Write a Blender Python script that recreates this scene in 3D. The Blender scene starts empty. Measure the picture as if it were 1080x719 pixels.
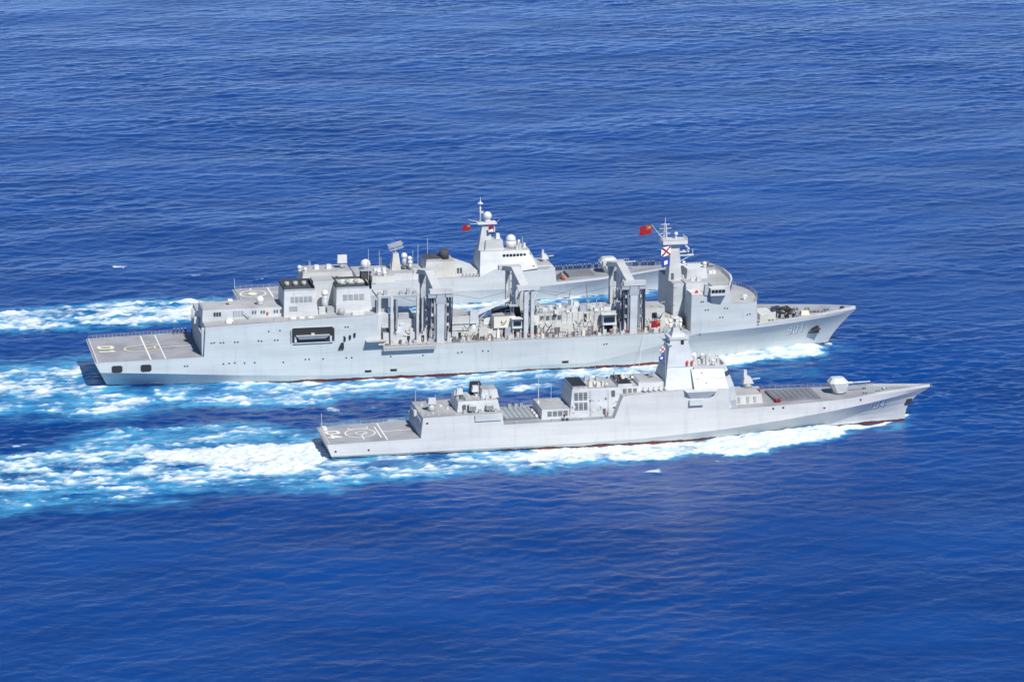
import bpy, bmesh, math, random
import numpy as np
from mathutils import Vector, Matrix

S = bpy.context.scene
COL = S.collection
R = math.radians

# ------------------------------------------------------------------ camera
DEP, HEAD, ROLL = .2585, .2198, .0111
cd = bpy.data.cameras.new('camera')
cam = bpy.data.objects.new('camera', cd); COL.objects.link(cam)
d = Vector((math.sin(HEAD)*math.cos(DEP), math.cos(HEAD)*math.cos(DEP), -math.sin(DEP)))
r = Vector((math.cos(HEAD), -math.sin(HEAD), 0)); u = r.cross(d)
c_, s_ = math.cos(ROLL), math.sin(ROLL)
r2 = r*c_ + u*s_; u2 = u*c_ - r*s_
M = Matrix((( r2.x, u2.x, -d.x), (r2.y, u2.y, -d.y), (r2.z, u2.z, -d.z)))
cam.matrix_world = Matrix.Translation((-94.2, -1002.9, 277.8)) @ M.to_4x4()
cd.sensor_width = 36; cd.lens = 3631.5/1080*36
cd.clip_start = 5; cd.clip_end = 60000
S.camera = cam

# ------------------------------------------------------------------ light
SUN_EL, SUN_AZ = 50, 162          # degrees; azimuth clockwise from +Y
w = bpy.data.worlds.new('World'); S.world = w; w.use_nodes = True
nt = w.node_tree; bg = nt.nodes['Background']
sky = nt.nodes.new('ShaderNodeTexSky'); sky.sky_type = 'NISHITA'; sky.sun_disc = False
sky.sun_elevation = R(SUN_EL); sky.sun_rotation = R(SUN_AZ)
sky.air_density = 0.3; sky.dust_density = 0.0; sky.ozone_density = 2.0
nt.links.new(sky.outputs[0], bg.inputs[0]); bg.inputs[1].default_value = .15
sl = bpy.data.lights.new('sun', 'SUN'); sl.energy = 4.0; sl.angle = R(.5); sl.color = (1, .965, .91)
so = bpy.data.objects.new('sun', sl); COL.objects.link(so)
sd = Vector((math.sin(R(SUN_AZ))*math.cos(R(SUN_EL)), math.cos(R(SUN_AZ))*math.cos(R(SUN_EL)), math.sin(R(SUN_EL))))
so.rotation_euler = sd.to_track_quat('Z', 'Y').to_euler(); so.location = sd*500
S.view_settings.view_transform = 'Standard'; S.view_settings.look = 'None'
S.view_settings.exposure = 0.4; S.view_settings.gamma = 1
S.view_settings.use_curve_mapping = False

# ------------------------------------------------------------------ materials
def nd(t, ty, **k):
    n = t.nodes.new(ty)
    for a, b in k.items(): setattr(n, a, b)
    return n
def mapping(t, scale):
    tc = nd(t, 'ShaderNodeTexCoord'); m = nd(t, 'ShaderNodeMapping')
    t.links.new(tc.outputs['Object'], m.inputs[0]); m.inputs['Scale'].default_value = scale
    return m.outputs[0]
def noise(t, scale, sc=1, det=3, rough=.55):
    n = nd(t, 'ShaderNodeTexNoise'); t.links.new(mapping(t, scale), n.inputs['Vector'])
    n.inputs['Scale'].default_value = sc; n.inputs['Detail'].default_value = det; n.inputs['Roughness'].default_value = rough
    return n.outputs[0]
def mixc(t, fac, a, b, mode='MIX'):
    m = nd(t, 'ShaderNodeMix', data_type='RGBA', blend_type=mode)
    if hasattr(fac, 'links'): t.links.new(fac, m.inputs[0])
    else: m.inputs[0].default_value = fac
    for i, v in ((6, a), (7, b)):
        if hasattr(v, 'links'): t.links.new(v, m.inputs[i])
        else: m.inputs[i].default_value = (*v, 1)
    return m.outputs[2]
def ramp(t, src, a, b, va=0, vb=1):
    m = nd(t, 'ShaderNodeMapRange'); t.links.new(src, m.inputs[0])
    m.interpolation_type = 'SMOOTHSTEP'
    for i, v in enumerate((a, b, va, vb)): m.inputs[i+1].default_value = v
    return m.outputs[0]
def math_(t, op, a, b=0.):
    m = nd(t, 'ShaderNodeMath', operation=op)
    for i, v in ((0, a), (1, b)):
        if hasattr(v, 'links'): t.links.new(v, m.inputs[i])
        else: m.inputs[i].default_value = v
    return m.outputs[0]
MATS = {}
def base(name, col, rough=.5, metal=0.):
    m = bpy.data.materials.new(name); m.use_nodes = True
    p = m.node_tree.nodes['Principled BSDF']
    p.inputs['Base Color'].default_value = (*col, 1); p.inputs['Roughness'].default_value = rough
    p.inputs['Metallic'].default_value = metal
    MATS[name] = m
    return m, m.node_tree, p
def paint(name, col, rough=.5, streak=.10, patch=.08, rust=.10):
    """ship's paint: faded patches, vertical run marks, a little rust and plate-seam relief"""
    m, t, p = base(name, col, rough)
    dark = tuple(c*(1-patch*2.4) for c in col)
    c = mixc(t, ramp(t, noise(t, (.12, .12, .3), 1, 4), .35, .7), col, dark)
    c2 = mixc(t, ramp(t, noise(t, (1.3, 1.3, .09), 1, 4, .65), .50, .78, 0, streak*3), c, tuple(x*.62 for x in col))
    c3 = mixc(t, ramp(t, noise(t, (1.9, 1.9, .22), 1, 5, .7), .66, .80, 0, rust*3), c2, (.24, .15, .09))
    if name.startswith('deck'):   # scuffs and wheel marks running fore and aft, worn patches
        c3 = mixc(t, ramp(t, noise(t, (.10, 1.6, 1), 1, 5, .7), .52, .72, 0, .45), c3, tuple(x*.6 for x in col))
        c3 = mixc(t, ramp(t, noise(t, (.5, .5, 1), 1, 5, .7), .60, .74, 0, .4), c3, tuple(min(1, x*1.35) for x in col))
    t.links.new(c3, p.inputs['Base Color'])
    b = nd(t, 'ShaderNodeBump'); b.inputs['Strength'].default_value = .25; b.inputs['Distance'].default_value = .05
    t.links.new(noise(t, (.5, .5, .7), 1, 3), b.inputs['Height']); t.links.new(b.outputs[0], p.inputs['Normal'])
    return m
paint('grey', (.54, .57, .585))
paint('grey_light', (.57, .59, .59), rust=.16, streak=.14)
paint('grey_cream', (.58, .58, .54), rust=.25, streak=.2)
paint('grey_mid', (.38, .42, .45))
paint('deck', (.335, .345, .37), .75, .12, .13, .08)
paint('deck_dark', (.20, .205, .22), .75, .05, .12, .03)
paint('deck_pale', (.42, .425, .43), .7, .05, .10, .06)
paint('hatch', (.19, .21, .23), .6)
paint('white', (.66, .67, .66), .45, .05, .03, .05)
paint('cream', (.72, .70, .58), .5, .08, .04, .12)
paint('orange', (.62, .10, .04), .5, 0, .04, 0)
paint('mesh_grey', (.33, .34, .35), .6)
paint('louvre', (.12, .13, .14), .6)
base('black', (.022, .023, .027), .6)
base('charcoal', (.055, .058, .066), .8)  # sooted funnel tops; also the dark tank and pylon
base('glass', (.02, .03, .04), .12)
base('rubber', (.03, .025, .025), .7)
base('rubber_brown', (.06, .055, .06), .7)
base('rubber_blue', (.05, .07, .14), .6)
base('mark_white', (.78, .77, .72), .7)
base('mark_cream', (.74, .70, .56), .7)
base('digit_white', (.80, .82, .84), .5)
base('red_cloth', (.30, .007, .022), .85)
base('yellow_cloth', (.6, .38, .03), .85)
base('white_cloth', (.8, .8, .8), .75)
base('blue_cloth', (.02, .05, .35), .75)
base('skin', (.45, .27, .18), .6)
base('navy_cloth', (.018, .022, .04), .85)
base('khaki_cloth', (.26, .25, .19), .85)
base('blue_overall', (.05, .10, .26), .85)
base('vest_orange', (.75, .16, .03), .7)
base('helmet_red', (.5, .02, .02), .4)
base('helmet_white', (.75, .75, .72), .4)
base('rope', (.6, .6, .55), .8)

def hull_mat(name, col, boot=.9):
    m, t, p = base(name, col, .42)
    tc = nd(t, 'ShaderNodeTexCoord'); sx = nd(t, 'ShaderNodeSeparateXYZ'); t.links.new(tc.outputs['Object'], sx.inputs[0])
    n1 = noise(t, (.05, .05, .35), 1, 4); n2 = noise(t, (.55, .55, .05), 1, 5, .7)
    c = mixc(t, ramp(t, n1, .35, .7), col, tuple(x*.88 for x in col))
    c = mixc(t, ramp(t, n2, .50, .78, 0, .42), c, tuple(x*.66 for x in col))
    c = mixc(t, ramp(t, noise(t, (.9, .9, .12), 1, 5, .7), .62, .80, 0, .5), c, (.26, .18, .12))
    cx = nd(t, 'ShaderNodeCombineXYZ'); t.links.new(sx.outputs[0], cx.inputs[0]); t.links.new(sx.outputs[2], cx.inputs[1])
    bk = nd(t, 'ShaderNodeTexBrick'); t.links.new(cx.outputs[0], bk.inputs['Vector'])
    for k_, v_ in (('Scale', 1), ('Brick Width', 9.0), ('Row Height', 2.3), ('Mortar Size', .07), ('Mortar Smooth', .3), ('Bias', 0)): bk.inputs[k_].default_value = v_
    bk.inputs['Color1'].default_value = (1, 1, 1, 1); bk.inputs['Color2'].default_value = (.975, .978, .98, 1); bk.inputs['Mortar'].default_value = (.91, .91, .91, 1)
    c = mixc(t, 1.0, c, bk.outputs['Color'], 'MULTIPLY')
    z = sx.outputs[2]
    zz = math_(t, 'ADD', z, math_(t, 'MULTIPLY', math_(t, 'SUBTRACT', noise(t, (.12, .12, .12), 1, 5, .7), .5), 1.6))
    c = mixc(t, ramp(t, zz, boot+.35, boot+.30), c, (.03, .03, .035))
    red = mixc(t, ramp(t, noise(t, (.4, .4, .8), 1, 4), .4, .65), (.20, .028, .02), (.12, .045, .03))
    c = mixc(t, ramp(t, zz, boot+.05, boot-.02), c, red)
    t.links.new(c, p.inputs['Base Color'])
    # plate buckling: a faint grid of frames
    b = nd(t, 'ShaderNodeBump'); b.inputs['Strength'].default_value = .35; b.inputs['Distance'].default_value = .05
    t.links.new(noise(t, (.45, .45, .6), 1, 2), b.inputs['Height']); t.links.new(b.outputs[0], p.inputs['Normal'])
    return m
hull_mat('hull_near', (.55, .555, .55), .55)
hull_mat('hull_supply', (.515, .56, .565), .75)
hull_mat('hull_far', (.50, .54, .56), .5)

# ------------------------------------------------------------------ mesh builder
class MB:
    def __init__(s): s.v = []; s.f = []; s.m = []; s.names = []; s.sm = []
    def mi(s, m):
        if m not in s.names: s.names.append(m)
        return s.names.index(m)
    def face(s, idx, m, sm=False): s.f.append(idx); s.m.append(s.mi(m)); s.sm.append(sm)
    def prism(s, bot, top, m, mtop=None, mbot=None):
        n = len(bot); o = len(s.v); s.v += [tuple(p) for p in bot] + [tuple(p) for p in top]
        for i in range(n):
            j = (i+1) % n; s.face((o+i, o+j, o+n+j, o+n+i), m)
        s.face(tuple(o+n+i for i in range(n)), mtop or m)
        s.face(tuple(o+n-1-i for i in range(n)), mbot or m)
        return s
    def box(s, x0, x1, y0, y1, z0, z1, m='grey', mtop=None, tp=(0, 0, 0, 0)):
        """box whose top is inset by tp=(aft, fore, starboard, port)"""
        b = [(x0, y0, z0), (x1, y0, z0), (x1, y1, z0), (x0, y1, z0)]
        t = [(x0+tp[0], y0+tp[2], z1), (x1-tp[1], y0+tp[2], z1), (x1-tp[1], y1-tp[3], z1), (x0+tp[0], y1-tp[3], z1)]
        s.prism(b, t, m, mtop)
        return s
    def cyl(s, p0, p1, r0, r1=None, m='grey', n=10, mtop=None):
        r1 = r0 if r1 is None else r1
        p0 = Vector(p0); p1 = Vector(p1); a = (p1-p0).normalized()
        e = a.orthogonal().normalized(); g = a.cross(e)
        o = len(s.v)
        for p, rr in ((p0, r0), (p1, r1)):
            for i in range(n):
                t = 2*math.pi*i/n; s.v.append(tuple(p + e*math.cos(t)*rr + g*math.sin(t)*rr))
        for i in range(n):
            j = (i+1) % n; s.face((o+i, o+j, o+n+j, o+n+i), m, n > 6)
        s.face(tuple(o+n+i for i in range(n)), mtop or m); s.face(tuple(o+n-1-i for i in range(n)), m)
        return s
    def tube(s, pts, rr, m='rubber', n=6):
        for a, b in zip(pts, pts[1:]): s.cyl(a, b, rr, rr, m, n)
        return s
    def dome(s, c, rad, m='white', cap=-.7, nu=18, nv=12):
        """sphere cut off at z = cap*rad"""
        o = len(s.v); c = Vector(c); t0 = math.asin(max(-1, cap))
        for k in range(nv):
            t = t0 + (math.pi/2 - t0)*k/nv
            for i in range(nu):
                a = 2*math.pi*i/nu; s.v.append((c.x+rad*math.cos(t)*math.cos(a), c.y+rad*math.cos(t)*math.sin(a), c.z+rad*math.sin(t)))
        s.v.append((c.x, c.y, c.z+rad))
        for k in range(nv-1):
            for i in range(nu):
                j = (i+1) % nu; s.face((o+k*nu+i, o+k*nu+j, o+(k+1)*nu+j, o+(k+1)*nu+i), m, True)
        tt = o+nv*nu
        for i in range(nu): s.face((o+(nv-1)*nu+i, o+(nv-1)*nu+(i+1) % nu, tt), m, True)
        s.face(tuple(o+nu-1-i for i in range(nu)), m)
        return s
    def build(s, name, parent=None, label=None, loc=None):
        me = bpy.data.meshes.new(name); me.from_pydata(s.v, [], s.f)
        for n in s.names: me.materials.append(MATS[n])
        me.polygons.foreach_set('material_index', s.m); me.polygons.foreach_set('use_smooth', s.sm)
        bm = bmesh.new(); bm.from_mesh(me); bmesh.ops.recalc_face_normals(bm, faces=bm.faces); bm.to_mesh(me); bm.free()
        ob = bpy.data.objects.new(name, me); COL.objects.link(ob)
        if loc: ob.location = loc
        ob.parent = parent
        if label: ob['label'] = label
        return ob
def thing(name, label, cat, loc, group=None):
    o = bpy.data.objects.new(name, None); COL.objects.link(o); o.location = loc
    o['label'] = label; o['category'] = cat
    if group: o['group'] = group
    o.empty_display_size = 3
    return o
def lerp(tab, x):
    if x <= tab[0][0]: return tab[0][1]
    for (a, va), (b, vb) in zip(tab, tab[1:]):
        if x <= b: return va + (vb-va)*(x-a)/(b-a) if b > a else vb
    return tab[-1][1]
def sst(a, b, x):
    t = min(1, max(0, (x-a)/(b-a))); return t*t*(3-2*t)

# ------------------------------------------------------------------ hulls
class Hull:
    crisp = 7
    def __init__(h, L, wl, kn, zk, top, tum, rake, srake, ztip, mat, spow):
        h.__dict__.update(L=L, wl=wl, kn=kn, zk=zk, top=top, tum=tum, rake=rake, srake=srake, ztip=ztip, mat=mat, spow=spow)
    def xs(h, s, z):
        f = max(0, s/h.L-.80)/.20
        zt = 1-max(0, z/h.ztip)**h.spow
        b = h.rake*zt*f*f if z <= h.ztip else 0
        a = h.srake*max(0, 1-z/lerp(h.top, 0))*(1-sst(0, .22*h.L, s))
        return s - b + a
    def y(h, s, z):
        zk = lerp(h.zk, s); yk = lerp(h.kn, s); yw = lerp(h.wl, s)
        if z >= zk: return max(0.0, yk - (z-zk)*h.tum*min(1, (h.L-s)/12))
        if z >= 0:
            t = z/zk; return yw + (yk-yw)*(t**(1.15+.75*sst(.6*h.L, .9*h.L, s)))
        return yw*(1+z*.06)
    def at(h, X, z, side=-1, off=0.03):
        s = X
        for _ in range(8): s += X - h.xs(s, z)
        return Vector((X, side*(h.y(s, z)+off), z))
    def build(h, root, deckmats):
        mb = MB(); st = []
        tops = h.top
        for i, (x, z) in enumerate(tops[:-1]):
            x2, z2 = tops[i+1]
            if x2 - x < .01: st.append((x, z)); continue
            n = max(1, int((x2-x)/3.0)) if x2 < h.L*.8 else max(1, int((x2-x)/1.6))
            for k in range(n): st.append((x+(x2-x)*k/n, z+(z2-z)*k/n))
        st.append(tops[-1])
        rings = []
        for s, zt in st:
            zk = min(lerp(h.zk, s), zt-.15)
            zs = [-4, -1.6, 0] + [zk*q for q in (.2, .4, .6, .8, 1)] + [zk+(zt-zk)*q for q in (.25, .5, .75, 1)]
            ring = [(h.xs(s, z), -h.y(s, z), z) for z in zs]
            rings.append(ring)
        n = len(rings[0]); o = len(mb.v)
        for ring in rings:
            mb.v += ring + [(x, -y, z) for x, y, z in ring]
        for k in range(len(rings)-1):
            a = o+k*2*n; b = a+2*n
            for i in range(n-1):
                sm = i not in (7,)
                if abs(st[k][0]-st[k+1][0]) < .01 and i < 7: continue
                mb.face((a+i, b+i, b+i+1, a+i+1), h.mat, sm); mb.face((a+n+i, a+n+i+1, b+n+i+1, b+n+i), h.mat, sm)
            step = abs(st[k][1]-st[k+1][1]) > .8 and st[k+1][0]-st[k][0] < 3.5
            mb.face((a+n-1, b+n-1, b+2*n-1, a+2*n-1), 'grey' if step else deckmats(.5*(st[k][0]+st[k+1][0])), False)
        mb.face(tuple(o+i for i in range(n)) + tuple(o+2*n-1-i for i in range(n)), h.mat)
        me_ob = mb.build('hull', root)
        me = me_ob.data
        # keep the knuckle and steps crisp
        bm = bmesh.new(); bm.from_mesh(me)
        bmesh.ops.remove_doubles(bm, verts=bm.verts, dist=1e-4)
        for e in bm.edges:
            if len(e.link_faces) == 2 and e.calc_face_angle(0) > R(h.crisp): e.smooth = False
        bm.to_mesh(me); bm.free()
        return me_ob

# ------------------------------------------------------------------ common fittings
def railing(root, pts, h=1.1, step=2.0, m='mesh_grey', rr=.045, rails=(.35, .7, 1.0), label=None):
    mb = MB()
    for a, b in zip(pts, pts[1:]):
        a = Vector(a); b = Vector(b); n = max(1, int((b-a).length/step))
        for k in range(n):
            p = a.lerp(b, k/n); mb.cyl(p, p+Vector((0, 0, h)), rr, rr, m, 4)
        for q in rails: mb.cyl(a+Vector((0, 0, h*q)), b+Vector((0, 0, h*q)), rr*.7, rr*.7, m, 4)
    p = Vector(pts[-1]); mb.cyl(p, p+Vector((0, 0, h)), rr, rr, m, 4)
    return mb.build('railing', root, label)
def radome(root, c, rad, base_h=1., mb_m='grey_light', label=None):
    o = MB().dome(c, rad, 'white').build('radome', root, label)
    MB().cyl((c[0], c[1], c[2]-rad-base_h), (c[0], c[1], c[2]-rad*.6), rad*.75, rad*.72, mb_m, 14).build('pedestal', o)
    return o
def whip(root, p, h, rr=.06, m='grey_light', lean=(0, 0)):
    return MB().cyl(p, (p[0]+lean[0], p[1]+lean[1], p[2]+h), rr*1.5, rr, m, 5).build('whip_antenna', root)
def window(root, p0, p1, z0, z1, off=.05, m='glass', name='window', frame=None):
    """a pane standing slightly proud between ground points p0 and p1 (x,y)"""
    a = Vector((p0[0], p0[1], 0)); b = Vector((p1[0], p1[1], 0)); t = (b-a).normalized(); n = Vector((t.y, -t.x, 0))
    mb = MB(); q = [a-n*.3, b-n*.3, b+n*off, a+n*off]
    mb.prism([(v.x, v.y, z0) for v in q], [(v.x, v.y, z1) for v in q], m)
    return mb.build(name, root)
def hatchbox(root, x, y, z, sx, sy, sz, m='grey_light', name='locker', label=None):
    return MB().box(x-sx/2, x+sx/2, y-sy/2, y+sy/2, z, z+sz, m, None, (.08,)*4).build(name, root, label)
MARKN = [0]
def mark(root, polys, z, m='mark_white', name='deck_marking', zf=None):
    """painted lines: a thin sheet that follows the deck height"""
    mb = MB()
    for poly in polys:
        MARKN[0] += 1; q = [(x, y, (zf(x) if zf else z)+.03+.0012*(MARKN[0] % 60)) for x, y in poly]; o = len(mb.v); mb.v += q
        mb.face(tuple(range(o, o+len(q))), m)
    return mb.build(name, root)
def strip(a, b, wd):
    a = Vector(a); b = Vector(b); t = (b-a).normalized(); n = Vector((-t.y, t.x))*wd/2
    return [tuple(a-n), tuple(b-n), tuple(b+n), tuple(a+n)]
def ringpolys(cx, cy, rx, ry, wd, a0=0, a1=360, n=36):
    out = []
    for k in range(n):
        t0 = R(a0+(a1-a0)*k/n); t1 = R(a0+(a1-a0)*(k+1)/n)
        out.append([(cx+(rx-wd)*math.cos(t0), cy+(ry-wd)*math.sin(t0)), (cx+rx*math.cos(t0), cy+ry*math.sin(t0)),
                    (cx+rx*math.cos(t1), cy+ry*math.sin(t1)), (cx+(rx-wd)*math.cos(t1), cy+(ry-wd)*math.sin(t1))])
    return out
GL = {  # strokes on a 1 x 1.7 cell
 '0': [[(.15, .25), (.15, 1.45), (.3, 1.6), (.7, 1.6), (.85, 1.45), (.85, .25), (.7, .1), (.3, .1), (.15, .25)]],
 '1': [[(.35, 1.4), (.55, 1.6), (.55, .1)]],
 '4': [[(.7, .1), (.7, 1.6), (.15, .55), (.95, .55)]],
 '9': [[(.85, 1.0), (.7, .85), (.3, .85), (.15, 1.0), (.15, 1.45), (.3, 1.6), (.7, 1.6), (.85, 1.45), (.85, .25), (.7, .1), (.2, .1)]],
}
def glyph_quads(ch, i, h, wd, gap=1.25, wx=1.):
    k = h/1.7; out = []
    for line in GL[ch]:
        for a, b in zip(line, line[1:]):
            a = Vector(((a[0]+i*gap)*k*wx, a[1]*k)); b = Vector(((b[0]+i*gap)*k*wx, b[1]*k))
            t = (b-a).normalized(); n = Vector((-t.y, t.x))*wd/2; a = a-t*wd*.4; b = b+t*wd*.4
            m = max(1, int((b-a).length/.5))
            for q in range(m):
                p = a.lerp(b, q/m); p2 = a.lerp(b, (q+1)/m); out.append([p-n, p2-n, p2+n, p+n])
    return out
def hull_number(root, hull, txt, X, z, h, wd, side, rise=0.):
    width = 1.25*len(txt)*h/1.7
    for i, ch in enumerate(txt):
        qs = glyph_quads(ch, i, h, wd); made = []
        for off, dx, dz, m in ((.03, .26, -.22, 'black'), (.09, 0, 0, 'digit_white')):
            mb = MB()
            for n_, q in enumerate(qs):
                o = len(mb.v)
                for p in q:
                    xx = X + (p.x if side < 0 else width-p.x) + dx; mb.v.append(tuple(hull.at(xx, z+p.y+dz+rise*p.x, side, off+.0015*n_)))
                mb.face(tuple(range(o, o+4)), m)
            made.append(mb)
        par = made[1].build('hull_numeral', root); made[0].build('numeral_shadow', par)
def deck_number(root, txt, x, y, z, h, wd, m='mark_cream', wx=1.5):
    """read from astern: glyph up = forward, left = port"""
    for i, ch in enumerate(txt):
        mb = MB()
        for n_, q in enumerate(glyph_quads(ch, i, h, wd, 1.15, wx)):
            o = len(mb.v); mb.v += [(x+p.y, y-p.x, z+.05+.0015*n_) for p in q]; mb.face(tuple(range(o, o+4)), m)
        mb.build('deck_numeral', root)
def life_raft(root, x, y, z, along=True, r_=.38, ln=1.5):
    d_ = Vector((ln/2, 0, 0)) if along else Vector((0, ln/2, 0)); c = Vector((x, y, z+r_+.25))
    o = MB().cyl(c-d_, c+d_, r_, r_, 'white', 10).build('life_raft_canister', root)
    MB().box(x-.5, x+.5, y-.35, y+.35, z, z+.3, 'grey_mid').build('cradle', o)
    return o
def gun_turret(root, x, y, z, sc=1., barrel=6.5, elev=2):
    t = MB()
    b = [(-2.3, -1.35), (-1.5, -1.9), (1.1, -1.9), (2.1, -1.0), (2.1, 1.0), (1.1, 1.9), (-1.5, 1.9), (-2.3, 1.35)]
    f = lambda pts, kx, ky, dx, zz: [(x+(px*kx+dx)*sc, y+py*ky*sc, z+zz*sc) for px, py in pts]
    t.cyl((x, y, z), (x, y, z+.5*sc), 1.8*sc, 1.8*sc, 'grey_mid', 20)
    l0 = f(b, .80, .85, .35, .4); l1 = f(b, 1.16, 1.0, -.1, 2.7); l2 = f(b, .72, .62, -.35, 3.9)
    t.prism(l0, l1, 'grey_light'); t.v[-8:] = t.v[-8:]
    t.prism(l1, l2, 'grey_light', 'grey_light')
    o = t.build('gun_turret', root)
    e = R(elev); p0 = Vector((x+1.6*sc, y, z+2.3*sc)); dv = Vector((math.cos(e), 0, math.sin(e)))
    br = MB(); br.cyl(p0, p0+dv*2.0*sc, .34*sc, .26*sc, 'grey_light', 10); br.cyl(p0+dv*2.0*sc, p0+dv*barrel*sc, .20*sc, .13*sc, 'grey_light', 10)
    br.cyl(p0+dv*(barrel-.5)*sc, p0+dv*barrel*sc, .2*sc, .2*sc, 'grey_light', 10)
    br.build('gun_barrel', o)
    return o
def ciws(root, x, y, z, sc=1., fwd=1):
    t = MB(); t.cyl((x, y, z), (x, y, z+1.0*sc), 1.1*sc, .95*sc, 'grey_mid', 12)
    t.box(x-1.2*sc, x+1.2*sc, y-1.0*sc, y+1.0*sc, z+1.0*sc, z+2.5*sc, 'grey_light', None, (.3*sc, .7*sc, .2*sc, .2*sc))
    o = t.build('close_in_gun', root)
    g = MB(); g.cyl((x+.8*sc*fwd, y, z+1.7*sc), (x+2.9*sc*fwd, y, z+1.9*sc), .26*sc, .2*sc, 'grey_mid', 8); g.build('gun_barrel', o)
    k = MB(); k.box(x-1.0*sc, x-.2*sc, y-.45*sc, y+.45*sc, z+2.5*sc, z+4.0*sc, 'grey_light', None, (.1, .15, .1, .1)); k.build('tracking_radar', o)
    return o
def launcher(root, x, y, z, sc=1., name='decoy_launcher'):
    t = MB(); t.cyl((x, y, z), (x, y, z+.7*sc), .35*sc, .3*sc, 'grey_mid', 8); t.box(x-.9*sc, x+.9*sc, y-.6*sc, y+.6*sc, z+.7*sc, z+1.9*sc, 'grey_light')
    o = t.build(name, root)
    m = MB()
    for i in range(4):
        for j in range(2): m.box(x-.75*sc+i*.4*sc, x-.48*sc+i*.4*sc, y-.66*sc, y-.58*sc, z+.85*sc+j*.5*sc, z+1.2*sc+j*.5*sc, 'louvre')
    m.build('launch_tube', o)
    return o
def lattice_mast(mb, x, y, z0, z1, w0, w1, m='grey_light', n=5, rr=.09):
    cs = [(-1, -1), (1, -1), (1, 1), (-1, 1)]
    P = lambda i, t: Vector((x+cs[i][0]*(w0+(w1-w0)*t), y+cs[i][1]*(w0+(w1-w0)*t), z0+(z1-z0)*t))
    for i in range(4):
        mb.cyl(P(i, 0), P(i, 1), rr, rr, m, 5)
        for k in range(n):
            mb.cyl(P(i, k/n), P((i+1) % 4, (k+1)/n), rr*.6, rr*.6, m, 4); mb.cyl(P(i, (k+1)/n), P((i+1) % 4, (k+1)/n), rr*.6, rr*.6, m, 4)
def louvres(root, x0, x1, y, z0, z1, n, gap=.35, yt=0., lm='louvre'):
    """grilles in a sloping starboard wall: yt = how far the wall leans in over their height"""
    wd = (x1-x0-gap*(n-1))/n
    for i in range(n):
        a = x0+i*(wd+gap); fr = MB()
        fr.prism([(a, y-.06, z0), (a+wd, y-.06, z0), (a+wd, y+.3, z0), (a, y+.3, z0)],
                 [(a, y-.06+yt, z1), (a+wd, y-.06+yt, z1), (a+wd, y+.3+yt, z1), (a, y+.3+yt, z1)], lm)
        o = fr.build('louvre', root); b = MB()
        for k in range(3):
            t = (k+.5)/3; zz = z0+(z1-z0)*t; b.box(a, a+wd, y-.12+yt*t, y-.07+yt*t, zz-.05, zz+.05, 'grey_mid')
        b.build('slat', o)
def portholes(root, hull, lst, w_=.42, h_=.42, side=-1):
    for X, z in lst:
        p = hull.at(X, z, side, 0)
        MB().box(p.x-w_/2, p.x+w_/2, p.y-.06, p.y+.2, z-h_/2, z+h_/2, 'glass').build('porthole', root)
# ================================================================== destroyer in front (hull number 104)
random.seed(4)
D = thing('destroyer', 'nearest warship, pale grey stealth destroyer numbered 104 with one tall tapering mast, steaming in front', 'warship', (56, -87.2, 0))
DO = Vector((56, -87.2, 0))
hD = Hull(180, [(0, 8.5), (30, 9.1), (80, 9.5), (105, 8.8), (120, 7.0), (135, 4.7), (150, 2.4), (165, .8), (180, 0)],
  [(0, 9.3), (30, 9.9), (90, 10.2), (118, 10.0), (133, 9.3), (148, 7.7), (160, 5.5), (172, 2.5), (180, .0)],
  [(0, 1.4), (60, 1.6), (91, 2.1), (115, 3.6), (133, 5.3), (147, 6.6), (165, 8.2), (180, 9.7)],
  [(0, 4.7), (26.5, 5.3), (27.3, 10.9), (50, 11.3), (50.2, 8.0), (82.2, 8.2), (84.8, 14.3), (97, 15.0), (115.6, 15.2), (115.9, 9.2), (150, 9.7), (180, 10.3)],
  .13, 8.2, 1.7, 10.3, 'hull_near', 3.2)
hD.build(D, lambda s: 'deck' if (s < 27 or 50 < s < 83 or s > 116) else 'deck_pale')
# helicopter deck paint
zf = lambda x: 4.7+.6*x/26.5
cy = 0.
mark(D, ringpolys(10.9, cy, 4.4, 4.4, .35), 0, 'mark_white', 'landing_circle', zf)
mark(D, ringpolys(11.3, cy, 1.7, 1.7, .3)+[strip((6.6, cy), (9.6, cy), .3), strip((11.0, cy-2), (11.0, cy-6.4), .35), strip((11.2, cy-1.6), (12.6, cy+.6), .3), strip((8.4, cy+4.3), (13.8, cy+4.3), .35), strip((8.4, cy+4.3), (8.4, cy+5.6), .35), strip((13.8, cy+4.3), (13.8, cy+6), .35)], 0, 'mark_white', 'landing_marks', zf)
mark(D, [strip((17.2, -8.6), (17.2, 8.4), .36), strip((15.9, -6), (15.9, 5), .36), strip((17.4, .0), (25.6, .0), .35)], 0, 'mark_white', 'guide_line', zf)
deck_number(D, '04', 1.5, 4.0, zf(3)+.03, 3.8, .85, 'mark_white', 1.55)
mark(D, [strip((.9, -8.4), (.9, 8.4), .25), strip((.9, 8.5), (26, 8.9), .2)], 0, 'mark_white', 'edge_line', zf)
hull_number(D, hD, '104', 159.2, 5.2, 2.6, .46, -1, .05); hull_number(D, hD, '104', 159.2, 5.2, 2.6, .46, 1, .05)
portholes(D, hD, [(2.4, 2.7), (11.7, 2.7), (28.4, 9.4), (144.6, 7.7), (156.1, 9.0), (129, 8.6), (132, 8.7)], .55, .5)
# anchor at stem
a = MB(); p = hD.at(172.6, 6.3, -1, .25); a.box(p.x-1.0, p.x+1.1, p.y-.25, p.y+.5, 5.7, 7.0, 'black', None, (.3, .1, .1, .1)); a.cyl((p.x-1.1, p.y, 5.6), (p.x+1.3, p.y, 6.0), .3, .25, 'black', 6)
a.build('anchor', D)
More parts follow.
